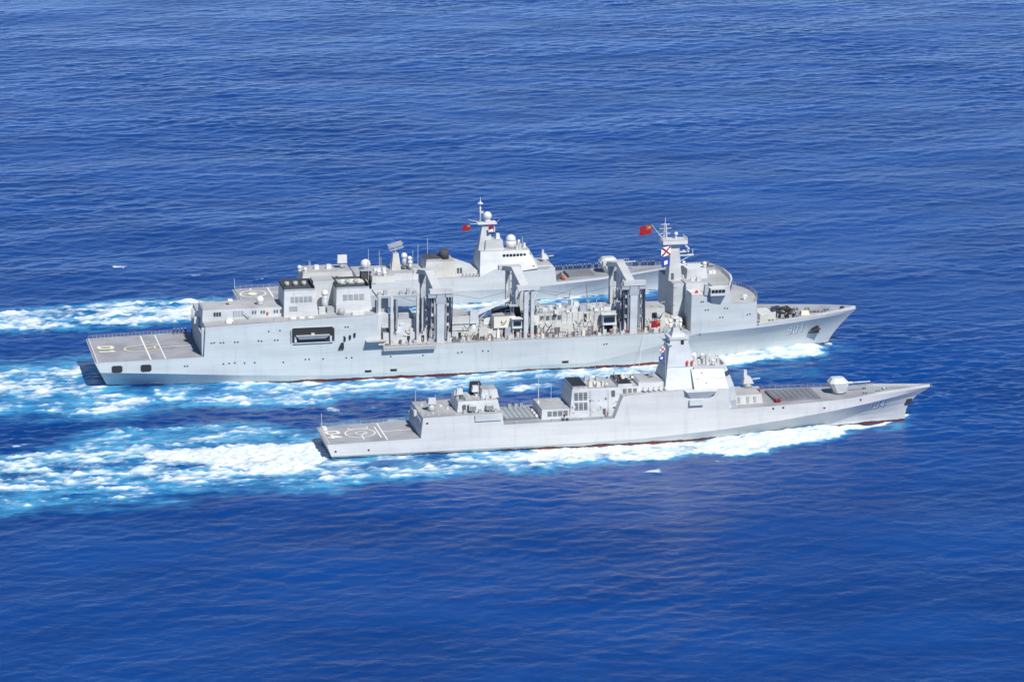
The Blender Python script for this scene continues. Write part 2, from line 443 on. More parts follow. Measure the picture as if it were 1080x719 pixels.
# hangar aft wall fittings
for y0, y1 in ((-6.6, -1.2), (1.2, 6.6)):
    o = MB().box(26.75, 27.1, y0, y1, 5.4, 9.9, 'grey_mid').build('hangar_door', D); b = MB()
    for k in range(5): b.box(26.66, 26.74, y0+.1, y1-.1, 5.9+k*.8, 6.0+k*.8, 'grey')
    b.build('door_rib', o)
MB().box(26.2, 27.0, -.9, .9, 9.3, 10.8, 'grey_light').build('flight_control_cab', D)
MB().box(26.3, 27.2, 6.9, 8.2, 5.6, 8.4, 'grey_light').build('locker', D)
# hangar roof: short-range missile launcher on its cone
c = MB(); c.cyl((31, -1.6, 10.9), (31, -1.6, 13.1), 1.25, .5, 'grey_light', 12); c.box(29.9, 32.3, -2.4, -.8, 13.0, 14.6, 'grey_light', None, (.2, .2, .15, .15))
o = c.build('missile_launcher', D); MB().box(29.7, 29.9, -2.2, -1.0, 13.2, 14.4, 'louvre').build('launch_tube', o)
whip(D, (28.2, 7.6, 10.9), 3.5); whip(D, (33.5, 5, 11), 2.8)
for y in (-7.9, 8): railing(D, [(28, y*.99, 10.95), (36.5, y*.99, 11.05)], 1.0, 1.6)
# aft block on hangar roof
b = MB(); b.box(37.6, 50.0, -5.5, 5.5, 11.2, 14.1, 'grey_light', 'deck_pale', (.5, .6, .7, .7)); o = b.build('aft_deckhouse', D)
b = MB(); b.box(45, 50.2, -2.4, 3.4, 14.1, 16.4, 'grey_light', 'deck_pale', (.5, .5, .5, .5)); b.build('radar_house', D)
for X in (39.2, 40.6): MB().box(X, X+.9, -5.62, -5.4, 11.6, 13.3, 'louvre').build('door', o)
MB().box(38.0, 41.6, -2.2, -.6, 14.1, 14.9, 'grey_mid').build('locker', D)
for X, Y, Z in ((39.0, -1.4, 14.9), (44.0, .8, 14.9)):
    q = MB(); q.cyl((X, Y, Z-.8), (X, Y, Z+.5), .4, .3, 'grey_mid', 8); q.box(X-1.0, X+1.0, Y-.8, Y+.8, Z+.4, Z+2.0, 'white', None, (.3, .2, .1, .1)); q.build('tracking_radar', D)
MB().box(43.0, 46.4, 2.2, 5.0, 14.1, 17.2, 'black', None, (.3, .3, .3, .3)).build('exhaust_cowl', D)
for X in (41.8, 46.8): launcher(D, X, -6.4, 11.1, 1.15)
for X in (39.6, 43.9, 48.4): hatchbox(D, X, -6.8, 11.15, 1.1, .9, 1.0, 'grey_mid')
for X, Y, h_ in ((38, -4.6, 9), (43.8, -4.9, 6), (47.8, -3.2, 8), (50.1, 3.5, 5), (46, 2.9, 6)): whip(D, (X, Y, 13.5), h_)
MB().box(42, 49.4, -9.33, -8.9, 9.4, 11.15, 'grey_light').build('boat_door', D)
# midship deck: missile cells, low house with louvres
o = MB().box(51.2, 60.2, -5.6, 5.6, 7.9, 8.6, 'deck_dark', 'hatch').build('missile_cells', D)
b = MB()
for i in range(6):
    for j in range(8): b.box(51.6+i*1.42, 52.8+i*1.42, -5.3+j*1.34, -4.15+j*1.34, 8.6, 8.72, 'hatch', 'grey_mid')
b.build('cell_hatch', o)
b = MB(); b.box(61.7, 69.9, -6.4, 5.8, 8.0, 10.9, 'grey_light', 'deck_pale', (.25, 0, .3, .3)); lo = b.build('intake_house', D)
louvres(lo, 63.5, 69.3, -6.34, 8.9, 10.3, 4, .35, .14)
for Y in (-3.6, 0., 3.4): MB().box(62.2, 69.6, Y-.12, Y+.12, 10.9, 11.15, 'grey_mid').build('roof_rib', lo)
for X in (60.9, 61.1, 61.0):
    pass
for k in range(3): life_raft(D, 60.7, -4.2+k*2.7, 8.1, False, .4, 1.6)
o = whip(D, (61.9, -1.4, 10.9), 9, .09); MB().cyl((61.9, -1.4, 10.8), (61.9, -1.4, 12.2), .35, .2, 'white', 8).build('antenna_base', o)
whip(D, (65.8, -.4, 10.9), 6)
for X in (52, 55.5, 57.4, 59): hatchbox(D, X, 7.6, 8.0, 1.0, .8, 1.1, 'grey_mid')
for X, m_ in ((67.5, 'black'), (68.7, 'black'), (73, 'grey_mid'), (79, 'grey_mid'), (64.5, 'grey_mid'), (54, 'grey_mid')): hatchbox(D, X, -8.4, 8.05, .8, .5, .7, m_, 'deck_locker')
railing(D, [(50.6, 8.95, 8.0), (70, 8.95, 8.15), (82, 8.95, 8.2)], 1.05, 1.8)
railing(D, [(50.6, -8.95, 8.0), (81.6, -8.95, 8.2)], .6, 2.6, 'mesh_grey', .03, (1.,))
# funnel casings
b = MB(); b.box(69.9, 90.2, -6.4, 6.4, 8.1, 16.1, 'grey_light', 'deck_pale', (.9, 0, 1.25, 1.25)); fc = b.build('funnel_casing', D)
b = MB(); b.box(70.9, 75.3, -5.0, 5.0, 16.0, 16.9, 'grey_light', 'black', (.1, .1, .1, .1)); b.build('funnel', D)
b = MB(); b.box(84.2, 88.4, -5.0, 5.0, 16.0, 17.0, 'grey_light', 'black', (.1, .1, .1, .1)); b.build('funnel', D)
for k in range(6): MB().box(71.3+k*.68, 71.5+k*.68, -4.7, 4.7, 16.9, 17.06, 'charcoal').build('funnel_grating', D)
for k in range(6): MB().box(84.5+k*.64, 84.7+k*.64, -4.7, 4.7, 17.0, 17.16, 'charcoal').build('funnel_grating', D)
louvres(fc, 71.4, 75.1, -6.06, 10.2, 12.3, 3, .3, .32)
louvres(fc, 71.4, 75.1, -5.68, 13.0, 15.1, 3, .3, .33)
b = MB(); b.prism([(78.9, -6.25, 8.3), (83.4, -6.25, 8.3), (83.4, -5.9, 8.3), (78.9, -5.9, 8.3)], [(78.9, -5.45, 13.9), (83.4, -5.45, 13.9), (83.4, -5.1, 13.9), (78.9, -5.1, 13.9)], 'grey_mid'); b.build('alcove_shade_panel', fc)  # flat panel, its darker grey painted in for the alcove's shade
MB().box(82.2, 83.2, -5.6, -5.2, 13.5, 15.3, 'louvre').build('door', fc)
MB().box(79.6, 80.4, -6.32, -6.0, 8.4, 10.3, 'louvre').build('door', fc)
for X, Z in ((77.2, 12.6), (77.6, 10.6), (76.8, 9.4)): MB().box(X, X+.35, -6.15+(Z-8.5)*.155, -5.6+(Z-8.5)*.155, Z, Z+.45, 'louvre').build('vent', fc)
for X, Y, Z, m_ in ((76.6, -2.9, 16.1, 'cream'), (77.8, 1.2, 16.1, 'grey_light'), (78.8, -3.4, 16.1, 'cream'), (76.9, 3.3, 16.1, 'grey_mid'), (80, 2.6, 16.1, 'grey_mid')): hatchbox(D, X, Y, Z, 1.2, 1.2, 1.3, m_, 'ventilator')
MB().box(80.6, 84.0, -4.6, 4.8, 16.1, 16.35, 'deck_pale').build('roof_panel', D)
for k in range(9): whip(D, (80+k*1.9, 5.0, 16.1), 1.6 if k % 3 else 5, .05)
louvres(fc, 85.6, 89.6, -5.6, 14.0, 15.6, 3, .5, .2)
# lockers on the shelf between casing and mast
b = MB(); b.box(90.2, 97.6, -5.2, 5.2, 14.6, 17.0, 'grey_light', 'deck_pale', (0, 0, .4, .4)); b.build('boat_house', D)
for k in range(5): life_raft(D, 91.5+k*1.55, -6.7, 14.9, False, .42, 1.3)
MB().box(90.6, 97.2, -3.8, 4.0, 17.0, 17.25, 'deck_pale').build('roof_panel', D)
# small fittings along the sides and roofs: vents, ladders, hose boxes, handrails, cable runs
for k in range(34):
    X = 70.5+random.random()*19; z_ = 9.2+random.random()*5.5; y_ = -6.4+1.25*(z_-8.1)/8
    if 71 < X < 75.4 or X > 84: continue
    hh = .25+random.random()*.5; MB().box(X, X+.25+random.random()*.6, y_-.12, y_+.3, z_, z_+hh, random.choice(['grey_mid', 'louvre', 'grey', 'white'])).build('fitting', D)
for X in (76.0, 81.2): 
    b = MB()
    for k in range(16):
        z_ = 8.6+k*.45; b.box(X-.25, X+.25, -6.52+1.25*(z_-8.1)/8, -6.30+1.25*(z_-8.1)/8, z_, z_+.08, 'grey_mid')
    b.box(X-.3, X-.22, -6.45, -6.3, 8.4, 9, 'grey_mid'); b.build('ladder', D)
for k in range(22):
    X = 38.4+random.random()*11; hatchbox(D, X, -4.2+random.random()*8, 14.1, .3+random.random()*.8, .3+random.random()*.8, .3+random.random()*1.1, random.choice(['grey_mid', 'grey_light', 'louvre', 'grey']), 'roof_fitting')
for k in range(16):
    X = 76+random.random()*14; hatchbox(D, X, -4.2+random.random()*8, 16.1 if X < 84 else 17.0, .3+random.random()*.7, .3+random.random()*.7, .3+random.random()*.9, random.choice(['grey_mid', 'grey_light', 'louvre', 'cream']), 'roof_fitting')
for k in range(12):
    hatchbox(D, 27.8+random.random()*9, -7+random.random()*14, 10.95, .3+random.random()*.6, .3+random.random()*.6, .2+random.random()*.5, random.choice(['grey_mid', 'grey_light']), 'roof_fitting')
railing(D, [(71, -5.0, 16.1), (84, -5.0, 16.1)], .9, 1.5, 'mesh_grey', .04)
railing(D, [(37.9, -4.7, 14.1), (44.9, -4.7, 14.1)], .9, 1.3, 'mesh_grey', .04)
# bridge block
lo_ = [(106.5, -9.15, 9.3), (115.7, -9.3, 9.3), (119.6, -5.8, 9.3), (119.6, 5.8, 9.3), (115.7, 9.3, 9.3), (106.5, 9.15, 9.3)]
md_ = [(106.5, -8.38, 15.2), (115.7, -8.3, 15.2), (118.2, -5.2, 15.2), (118.2, 5.2, 15.2), (115.7, 8.3, 15.2), (106.5, 8.38, 15.2)]
hi_ = [(106.5, -5.2, 20.3), (115.0, -5.0, 20.3), (116.4, -3.2, 20.3), (116.4, 3.2, 20.3), (115.0, 5.0, 20.3), (106.5, 5.2, 20.3)]
b = MB(); b.prism([(114.9, -9.2, 9.2)]+[(x, y*.995, z) for x, y, z in lo_[1:5]]+[(114.9, 9.2, 9.2)], [(114.9, -8.3, 15.2)]+[md_[i] for i in (1, 2, 3, 4)]+[(114.9, 8.3, 15.2)], 'grey')
b.build('bridge_front', D)
b = MB(); b.prism([(105.9, -8.3, 15.0)]+md_[1:5]+[(105.9, 8.3, 15.0)], [(105.5, -5.2, 20.3)]+hi_[1:5]+[(105.5, 5.2, 20.3)], 'grey', 'deck_pale')
br = b.build('bridge', D)
def lp(a, b_, t): return tuple(a[i]+(b_[i]-a[i])*t for i in range(3))
for i, j, n in ((1, 2, 3), (2, 3, 6), (3, 4, 3)):
    for k in range(n):
        t0, t1 = (k+.1)/n, (k+.9)/n
        q = []
        for zt in (.56, .78):
            A, B = lp(md_[i], md_[j], t0), lp(md_[i], md_[j], t1); C, E = lp(hi_[i], hi_[j], t0), lp(hi_[i], hi_[j], t1)
            q.append([lp(A, C, zt), lp(B, E, zt)])
        a3, b3 = Vector(q[0][0]), Vector(q[0][1]); n_ = Vector((b3.y-a3.y, -(b3.x-a3.x), 0)).normalized()
        n_ = n_ if n_.x > 0 or (abs(n_.x) < .01 and n_.y*a3.y > 0) else -n_
        mb = MB(); f = lambda p, o_: tuple(Vector(p)+n_*o_)
        mb.prism([f(q[0][0], .07), f(q[0][1], .07), f(q[0][1], -.3), f(q[0][0], -.3)], [f(q[1][0], .07), f(q[1][1], .07), f(q[1][1], -.3), f(q[1][0], -.3)], 'glass')
        mb.build('window', br)
for k in range(4):
    x0 = 111.6+k*.95; mb = MB(); ya, yb = -6.63, -5.92
    mb.prism([(x0, ya-.08, 17.9), (x0+.75, ya-.08, 17.9), (x0+.75, ya+.3, 17.9), (x0, ya+.3, 17.9)], [(x0, yb-.08, 18.95), (x0+.75, yb-.08, 18.95), (x0+.75, yb+.3, 18.95), (x0, yb+.3, 18.95)], 'glass'); mb.build('window', br)
for X, Z in ((106.8, 17.4), (109.2, 16.3), (108.2, 19)): MB().box(X, X+.5, -8.2+(Z-15)*.6, -7+(Z-15)*.6, Z, Z+.5, 'orange' if Z > 18 else 'grey_mid').build('fitting', br)
# bridge roof gear
b = MB(); b.box(106.3, 115.6, -5.15, -4.9, 20.3, 21.2, 'grey_light'); b.box(106.3, 115.6, 4.9, 5.15, 20.3, 21.2, 'grey_light'); b.box(115.4, 116.4, -3.2, 3.2, 20.3, 21.3, 'grey_light', None, (.2, .2, 0, 0)); b.build('bulwark', br)
for k in range(14):
    X = 106.8+random.random()*8; Y = -4+random.random()*8; hh = .8+random.random()*1.7
    hatchbox(D, X, Y, 20.3, .5+random.random()*.8, .5+random.random()*.8, hh, random.choice(['grey_light', 'grey_mid', 'white', 'grey_cream']), 'roof_fitting')
radome(D, (108.5, 3.2, 22.2), .8, .7); radome(D, (112.5, -2.8, 21.9), .55, .7); radome(D, (111, 3.5, 22), .6, .7)
for X, Y in ((107, -4.6), (110, 4.8), (113, 4.5), (114.6, 2), (109, -4.5)): whip(D, (X, Y, 20.3), 3.2, .05)
# bridge wing: a wedge standing out of the sloping side, shaded underneath, and the ledge below
for sg in (-1, 1):
    b = MB(); A = [(102.4, sg*8.35, 15.35), (112.6, sg*8.3, 15.35), (111.8, sg*10.15, 14.95), (103.2, sg*10.15, 14.95)]
    B_ = [(104.6, sg*8.72, 12.6), (109.4, sg*8.72, 12.6), (109.4, sg*8.74, 12.5), (104.6, sg*8.74, 12.5)]
    b.prism(B_, A, 'grey'); b.build('bridge_wing', D)
    b = MB(); b.box(104.0, 108.2, min(sg*8.5, sg*9.9), max(sg*8.5, sg*9.9), 11.0, 12.5, 'grey_light'); b.build('lookout_box', D)
# mast
b = MB()
l0 = [(97.6, -5.0, 15.0), (107.6, -5.0, 15.0), (107.6, 5.0, 15.0), (97.6, 5.0, 15.0)]
l1 = [(98.7, -4.15, 20.9), (106.9, -4.15, 20.9), (106.9, 4.15, 20.9), (98.7, 4.15, 20.9)]
l2 = [(99.9, -2.45, 28.5), (105.0, -2.45, 28.5), (105.0, 2.45, 28.5), (99.9, 2.45, 28.5)]
b.prism([(x, y*1.35, z) for x, y, z in l0], [(x, y*1.04, z) for x, y, z in l1], 'grey'); b.prism(l1, l2, 'grey')
ma = b.build('mast', D)
b = MB(); b.box(98.6, 106.9, -4.35, 4.35, 20.8, 21.05, 'grey_mid'); b.build('mast_ledge', ma)
for sg in (-1, 1):
    b = MB(); b.prism([(99.2, sg*6.55, 15.6), (105.6, sg*6.55, 15.6), (105.6, sg*6.2, 15.6), (99.2, sg*6.2, 15.6)], [(99.8, sg*4.52, 20.3), (105.4, sg*4.52, 20.3), (105.4, sg*4.1, 20.3), (99.8, sg*4.1, 20.3)], 'grey'); b.build('radar_panel', ma)
b = MB(); b.box(99.6, 105.3, -2.7, 2.7, 28.5, 29.2, 'grey_light'); b.box(100.5, 104.3, -1.7, 1.7, 29.2, 30.2, 'grey_light', None, (.3, .3, .3, .3)); b.box(100.9, 103.2, -1.1, 1.1, 30.2, 31.6, 'grey_light', None, (.3, .3, .3, .3)); b.build('mast_cap', ma)
b = MB(); b.cyl((101.8, 0, 31.5), (101.8, 0, 34.3), .4, .3, 'grey_light', 8); b.cyl((101.8, 0, 34.2), (101.8, 0, 34.6), 1.15, 1.15, 'white', 14); b.cyl((101.8, 0, 34.6), (101.8, 0, 35.6), .12, .05, 'grey_light', 5); b.build('antenna_pole', ma)
b = MB(); b.box(99.0, 100.3, -3.3, 3.3, 27.1, 27.4, 'grey'); b.cyl((99.4, -3.2, 27.3), (98.4, -6.3, 27.6), .1, .06, 'grey_light', 5); b.cyl((99.4, 3.2, 27.3), (98.4, 6.3, 27.6), .1, .06, 'grey_light', 5); b.build('yardarm', ma)
MB().box(103.0, 103.8, -2.9, -2.5, 27.2, 28.3, 'black').build('navigation_lamp', ma)
b = MB(); b.cyl((100.5, 0, 30.5), (97.2, -.5, 33.6), .1, .06, 'grey_light', 5); b.build('gaff', ma)
for X, Z, m_ in ((104.3, 21.4, 'orange'), (105.7, 21.4, 'orange')): MB().box(X, X+.5, -4.6, -4.2, Z, Z+1.3, m_).build('life_ring_locker', ma)
# foredeck
b = MB(); b.box(118.6, 127.0, -5.2, 4.6, 9.2, 11.9, 'grey_cream', 'deck_pale', (.2, .3, .3, .3)); fh = b.build('fore_deckhouse', D)
for X in (119.6, 122.2, 124.3): MB().box(X, X+.7, -5.3, -4.9, 9.7, 11.4, 'grey_mid').build('door', fh)
MB().box(116.2, 118.4, -8.2, -6.4, 9.25, 11.3, 'grey_mid', None, (.2, .2, .2, .2)).build('winch', D)
ciws(D, 124.8, 3.4, 11.8, 1.3)
launcher(D, 128.4, 6.2, 9.4, .8)
for X, Y in ((128.8, 5.2), (130.9, -5.6), (131.8, -5.4)):
    MB().cyl((X-.4, Y, 10.0), (X+.4, Y, 10.0), .5, .5, 'red_cloth', 10).build('hose_reel', D)
o = MB().box(130.7, 144.4, -4.9, 5.4, 9.3, 10.1, 'deck_dark', 'deck_dark').build('missile_cells', D)
b = MB()
for i in range(8):
    for j in range(7): b.box(131.1+i*1.65, 132.5+i*1.65, -4.5+j*1.4, -3.3+j*1.4, 10.1, 10.22, 'deck_dark', 'hatch')
b.build('cell_hatch', o)
gun_turret(D, 151.3, 0, 9.9, 1.15, 6.6, 1)
for X, Y in ((160, 2.2), (163, -1.2), (166, .8), (158.5, -2.6)):
    q = MB(); q.cyl((X-.4, Y, 10), (X-.4, Y, 10.6), .2, .25, 'grey_mid', 7); q.cyl((X+.4, Y, 10), (X+.4, Y, 10.6), .2, .25, 'grey_mid', 7); q.build('bollard', D)
q = MB(); q.cyl((165, 0, 10), (165, 0, 10.8), .5, .4, 'grey_mid', 10); q.build('capstan', D)
b = MB()
for k in range(26):
    s0 = 153+k*1.0; s1 = s0+1.0
    for sg in (-1, 1):
        z0, z1 = lerp(hD.top, s0), lerp(hD.top, s1); h0, h1 = .7*sst(153, 164, s0), .7*sst(153, 164, s1); y0, y1 = hD.y(s0, z0), hD.y(s1, z1)
        X0, X1 = hD.xs(s0, z0), hD.xs(s1, z1)
        if y1 < .25: y1 = .12
        b.prism([(X0, sg*y0, z0), (X1, sg*y1, z1), (X1, sg*max(y1-.15, 0), z1), (X0, sg*(y0-.15), z0)],
                [(X0, sg*(y0-.1*h0), z0+h0), (X1, sg*max(0.02, y1-.1*h1), z1+h1), (X1, sg*max(y1-.2, 0), z1+h1), (X0, sg*(y0-.25), z0+h0)], 'grey_light')
b.build('bulwark', D)
def deckline(hull, s0, s1, side, n=8, inset=.25, zoff=0):
    out = []
    for k in range(n+1):
        s = s0+(s1-s0)*k/n; z = lerp(hull.top, s)+zoff; out.append((s, side*(hull.y(s, z)-inset), z))
    return out
railing(D, deckline(hD, 118, 163, 1), 1.15, 1.5, 'mesh_grey', .055, (.35, .7, 1.))
railing(D, deckline(hD, 176, 179.5, 1, 2), 1.0, .8)
# safety nets round the helicopter deck, jackstaff aft
railing(D, deckline(hD, 1, 26, 1, 5, .05), 1.0, 1.3, 'mesh_grey', .05)
railing(D, [(1.0, -8.2, 4.75), (1.0, 8.2, 4.75)], .5, 1.5, 'mesh_grey', .04, (1.,))
MB().cyl((1.3, 7.2, 4.7), (1.1, 7.2, 9.2), .08, .05, 'white', 5).build('ensign_staff', D)
for Y in (7.2, 5.6): hatchbox(D, 1.9, Y, 4.75, 1.2, .9, .6, 'white', 'net_locker')
# ================================================================== fleet supply ship (hull number 901)
random.seed(9)
A = thing('supply_ship', 'large grey supply ship numbered 901 with cargo gantries, between the two destroyers', 'supply ship', (0, 0, 0))
hA = Hull(241, [(0, 9.6), (25, 12.2), (55, 15.0), (110, 15.7), (165, 15.0), (183, 12.4), (200, 8.2), (213, 5.0), (225, 2.5), (234, 1.0), (241, 0)],
  [(0, 14.3), (30, 15.2), (60, 15.6), (110, 15.8), (168, 15.7), (186, 14.6), (200, 12.8), (210, 10.9), (220, 8.2), (229, 5.2), (236, 2.4), (241, 0)],
  [(0, 6.0), (20, 4.9), (45, 3.4), (70, 2.2), (150, 2.2), (170, 6.), (185, 9.6), (241, 10.6)],
  [(0, 9.0), (32.4, 9.6), (33.0, 18.6), (84.8, 20.3), (85.0, 10.3), (182.8, 10.5), (183.0, 21.6), (196, 21.5), (196.2, 18.2), (204.6, 18.0), (204.8, 10.5), (241, 11.5)],
  .03, 9.5, 4.3, 11.5, 'hull_supply', 1.4)
hA.crisp = 25; hA.build(A, lambda s: 'deck' if s < 34 or s > 205 else ('deck_pale'))
zf = lambda x: 9.0+.6*x/32.4
c0 = -.8
mark(A, [strip((16.6, -14.6), (16.6, 13.6), .45), strip((21.0, -14.7), (21.0, 13.6), .35), strip((21, c0), (31, c0), .35), strip((.8, -13.9), (.8, 14.0), .4), strip((.8, 13.9), (31, 14.7), .3)], 0, 'mark_white', 'guide_line', zf)
mark(A, ringpolys(14.6, c0, 4.6, 3.6, .45, 90, 270, 20)+[strip((14.6, c0+3.4), (20.6, c0+3.4), .4), strip((14.6, c0-3.4), (20.6, c0-3.4), .4)], 0, 'mark_cream', 'landing_circle', zf)
mark(A, [strip((16.2, c0), (20.8, c0+2.2), .4), strip((16.2, c0), (20.8, c0-2.0), .4), strip((19.4, c0+1.6), (19.4, c0-1.5), .4)], 0, 'mark_cream', 'landing_marks', zf)
deck_number(A, '01', 2.6, 4.4, zf(5)+.03, 4.5, 1.1, 'mark_cream', 1.5)
hull_number(A, hA, '901', 216.4, 5.6, 2.9, .42, -1, .06); hull_number(A, hA, '901', 216.4, 5.6, 2.9, .42, 1, .06)
portholes(A, hA, [(34.7, 13.7), (35.5, 13.8), (37.4, 13.7), (38.3, 13.7), (41.7, 13.7), (42.6, 13.7), (48.8, 13.8), (49.7, 13.7), (53.7, 13.8), (54.6, 13.8), (51.9, 16.6), (55.3, 16.7), (38.2, 7.2), (39.9, 7.3), (41.6, 7.4), (44.5, 7.2), (47.6, 7.2), (26.6, 7.0), (27.4, 7.0), (75.1, 16.9), (75.9, 16.9), (74.7, 14.0), (56.2, 6.9), (62.9, 7.5), (64.0, 7.5), (68.3, 7.4), (75.3, 7.4), (77.0, 7.4), (88.9, 7.2), (98.8, 7.1), (109.6, 7.4), (110.8, 7.5), (117.3, 7.6), (119.0, 7.5), (155.2, 7.9), (156.1, 8.0),
  (186.1, 19.6), (186.8, 19.6), (187.5, 16.9), (188.4, 16.9), (193.9, 17.0), (194.8, 16.9), (192.4, 14.2), (193.3, 14.2), (201.5, 14.4), (202.4, 14.5), (185.9, 9.4)])
for X in (82, 89.8, 143.1): 
    p = hA.at(X, 3.0, -1, 0); MB().box(p.x-1, p.x+1, p.y-.08, p.y+.2, 2.6, 3.3, 'black').build('overboard_discharge', A)
# mooring openings in the quarter
for X in (6.6, 15.2):
    p = hA.at(X, 6.6, -1, 0); p2 = hA.at(X, 7.7, -1, 0)
    MB().prism([(X-1.7, p.y-.1, 6.1), (X+1.5, p.y-.1, 6.1), (X+1.5, p.y+.4, 6.1), (X-1.7, p.y+.4, 6.1)], [(X-1.7, p2.y-.1, 7.7), (X+1.5, p2.y-.1, 7.7), (X+1.5, p2.y+.4, 7.7), (X-1.7, p2.y+.4, 7.7)], 'black').prism([(X-1.35, p.y-.16, 5.85), (X+1.15, p.y-.16, 5.85), (X+1.15, p.y+.3, 5.85), (X-1.35, p.y+.3, 5.85)], [(X-1.35, p2.y-.16, 7.95), (X+1.15, p2.y-.16, 7.95), (X+1.15, p2.y+.3, 7.95), (X-1.35, p2.y+.3, 7.95)], 'black').build('mooring_port', A)
# boat bay: black slabs paint the opening's shade, boat standing proud of them
b = MB(); y_ = -15.5
b.box(59.3, 71.2, y_-.18, y_+.4, 12.8, 17.3, 'black'); b.box(58.9, 71.6, y_-.15, y_+.4, 13.2, 16.9, 'black'); bay = b.build('boat_bay', A)
b = MB()
for p0, p1 in (((59.2, 12.6), (71.3, 12.6)), ((59.2, 17.5), (71.3, 17.5)), ((58.7, 13.1), (58.7, 17.0)), ((71.8, 13.1), (71.8, 17.0))): b.cyl((p0[0], y_-.2, p0[1]), (p1[0], y_-.2, p1[1]), .14, .14, 'grey_light', 6)
b.build('bay_frame', bay)
b = MB(); y0 = y_-.45
b.prism([(61, y0-.3, 13.9), (69, y0-.3, 13.9), (69, y0+.5, 13.9), (61, y0+.5, 13.9)], [(60, y0-.8, 15.1), (70.2, y0-.8, 15.1), (70.2, y0+.6, 15.1), (60, y0+.6, 15.1)], 'grey_mid', 'grey_light')
b.box(64.6, 65.6, y0-.4, y0+.3, 15.1, 15.7, 'grey_light'); bt = b.build('work_boat', A)
for X in (59.9, 70.6): MB().box(X-.3, X+.3, y_-.5, y_+.1, 12.9, 14.6, 'grey_light').build('davit', bay)
# hangar aft face: doors, ribs
for y0, y1 in ((-11.5, -3.2), (-1.5, 6.5)):
    o = MB().box(31.95, 32.7, y0, y1, 9.7, 16.2, 'grey_mid').build('hangar_door', A); b = MB()
    for k in range(6): b.box(31.85, 31.94, y0+.2, y1-.2, 10.3+k, 10.5+k, 'grey')
    b.build('door_rib', o)
for y0 in (-13.9, -2.6, 7.2, 10): MB().box(31.9, 32.8, y0, y0+.6, 9.8, 18.2, 'grey').build('pilaster', A)
MB().box(31.2, 32.7, -2.3, -.7, 16.6, 18.5, 'grey_light').build('flight_control_cab', A)
MB().box(31.7, 32.5, 8.2, 9.6, 9.7, 12, 'blue_overall').build('locker', A)
# upper hangar house, aft
b = MB(); b.box(32.9, 57.5, -8.1, 2.2, 18.5, 22.1, 'grey', 'deck_pale', (.2, 0, .2, .2)); uh = b.build('hangar_house', A)
for X in (36.4, 37.2, 38.0): MB().box(X, X+.55, -8.25, -7.9, 20.2, 21.3, 'glass').build('window', uh)
for X in (42.3, 43.1, 43.9, 44.7): MB().box(X, X+.5, -8.25, -7.9, 19.9, 21.6, 'grey_mid').build('door', uh)
for X in (48, 48.8, 50.6, 51.4, 54.6, 55.4, 56.5): MB().box(X, X+.42, -8.25, -7.9, 20.5, 21.3, 'louvre').build('window', uh)
MB().box(52.3, 52.9, -8.35, -8.0, 20.0, 20.8, 'orange').build('life_ring_locker', uh)
q = MB(); q.cyl((45.2, -8.7, 21.4), (47.8, -8.7, 18.7), .16, .16, 'grey_mid', 5); q.build('stairway', uh)
q = MB(); q.cyl((40.4, -11.6, 18.6), (40.4, -11.6, 19.3), 1.2, 1.0, 'white', 12); q.box(39.4, 41.8, -12.3, -10.9, 19.2, 20.4, 'white', None, (.4, .5, .3, .3)); q.build('winch', A)
for k, X in enumerate((59.5, 62.2, 64.9)): life_raft(A, X, -13.0, 18.9, True, .55, 2.0)
hatchbox(A, 79.3, -13.2, 20.1, 3.6, 1.6, .9, 'white', 'locker'); hatchbox(A, 54.5, -13, 19.2, 1.4, 1, .8, 'grey_mid'); hatchbox(A, 47, -9.6, 18.9, .8, .6, 1.2, 'grey_mid')
o = MB().dome((74.4, -12.0, 20.9), 1.15, 'grey_mid').build('radome', A); MB().cyl((74.4, -12, 19.6), (74.4, -12, 20.6), .8, .8, 'grey_mid', 10).build('pedestal', o)
q = MB(); q.cyl((51, -3.8, 22.1), (51, -3.8, 23.2), 1.0, .9, 'grey_light', 12); q.dome((51, -3.8, 23.6), 1.2, 'white'); q.build('ventilator', A)
q = MB(); q.cyl((42, -2.6, 22.1), (42, -2.6, 23.3), .35, .3, 'white', 8); q.box(41.4, 42.8, -3.2, -2, 23.2, 23.9, 'white'); q.build('floodlight', A)
railing(A, [(33.4, -14.9, 18.7), (58, -15.2, 19.5), (84, -15.3, 20.3)], 1.0, 2.2, 'mesh_grey', .04)
railing(A, [(33.4, 1.9, 22.1), (57, 1.9, 22.1)], 1.0, 2.0)
railing(A, [(33.2, -7.8, 22.1), (33.2, 1.9, 22.1)], 1.0, 1.5)
# exhaust casings
for nm, x0, x1, zt in (('funnel', 57.3, 67.8, 27.2), ('funnel', 73.2, 84.4, 27.2)):
    b = MB(); b.box(x0, x1, -10.2, 2.5, 19.4, zt, 'grey_light', 'charcoal', (.3, .9, 1.0, .8)); f = b.build(nm, A)
    g = MB(); xa, xb = x0+.3, x1-.9
    g.box(xa, xb, -9.15, -8.9, zt, zt+.5, 'grey_mid'); g.box(xa, xb, 1.5, 1.7, zt, zt+1.1, 'charcoal'); g.box(xa, xa+.25, -8.9, 1.5, zt, zt+.9, 'charcoal'); g.box(xb-.25, xb, -8.9, 1.5, zt, zt+1.1, 'charcoal'); g.build('coaming', f)
    for k in range(3): MB().cyl((xa+1.8+k*2.6, -2.6, zt), (xa+1.8+k*2.6, -2.6, zt+1.3), .8, .7, 'grey_mid', 10).build('exhaust_pipe', f)
    louvres(f, x0+2.2, x0+8.6, -9.70, 23.8, 25.5, 5 if x0 < 60 else 4, .35, .18, 'mesh_grey')
    if x0 < 60: louvres(f, 59.0, 61.4, -10.02, 21.2, 22.6, 3, .15, .18, 'mesh_grey')
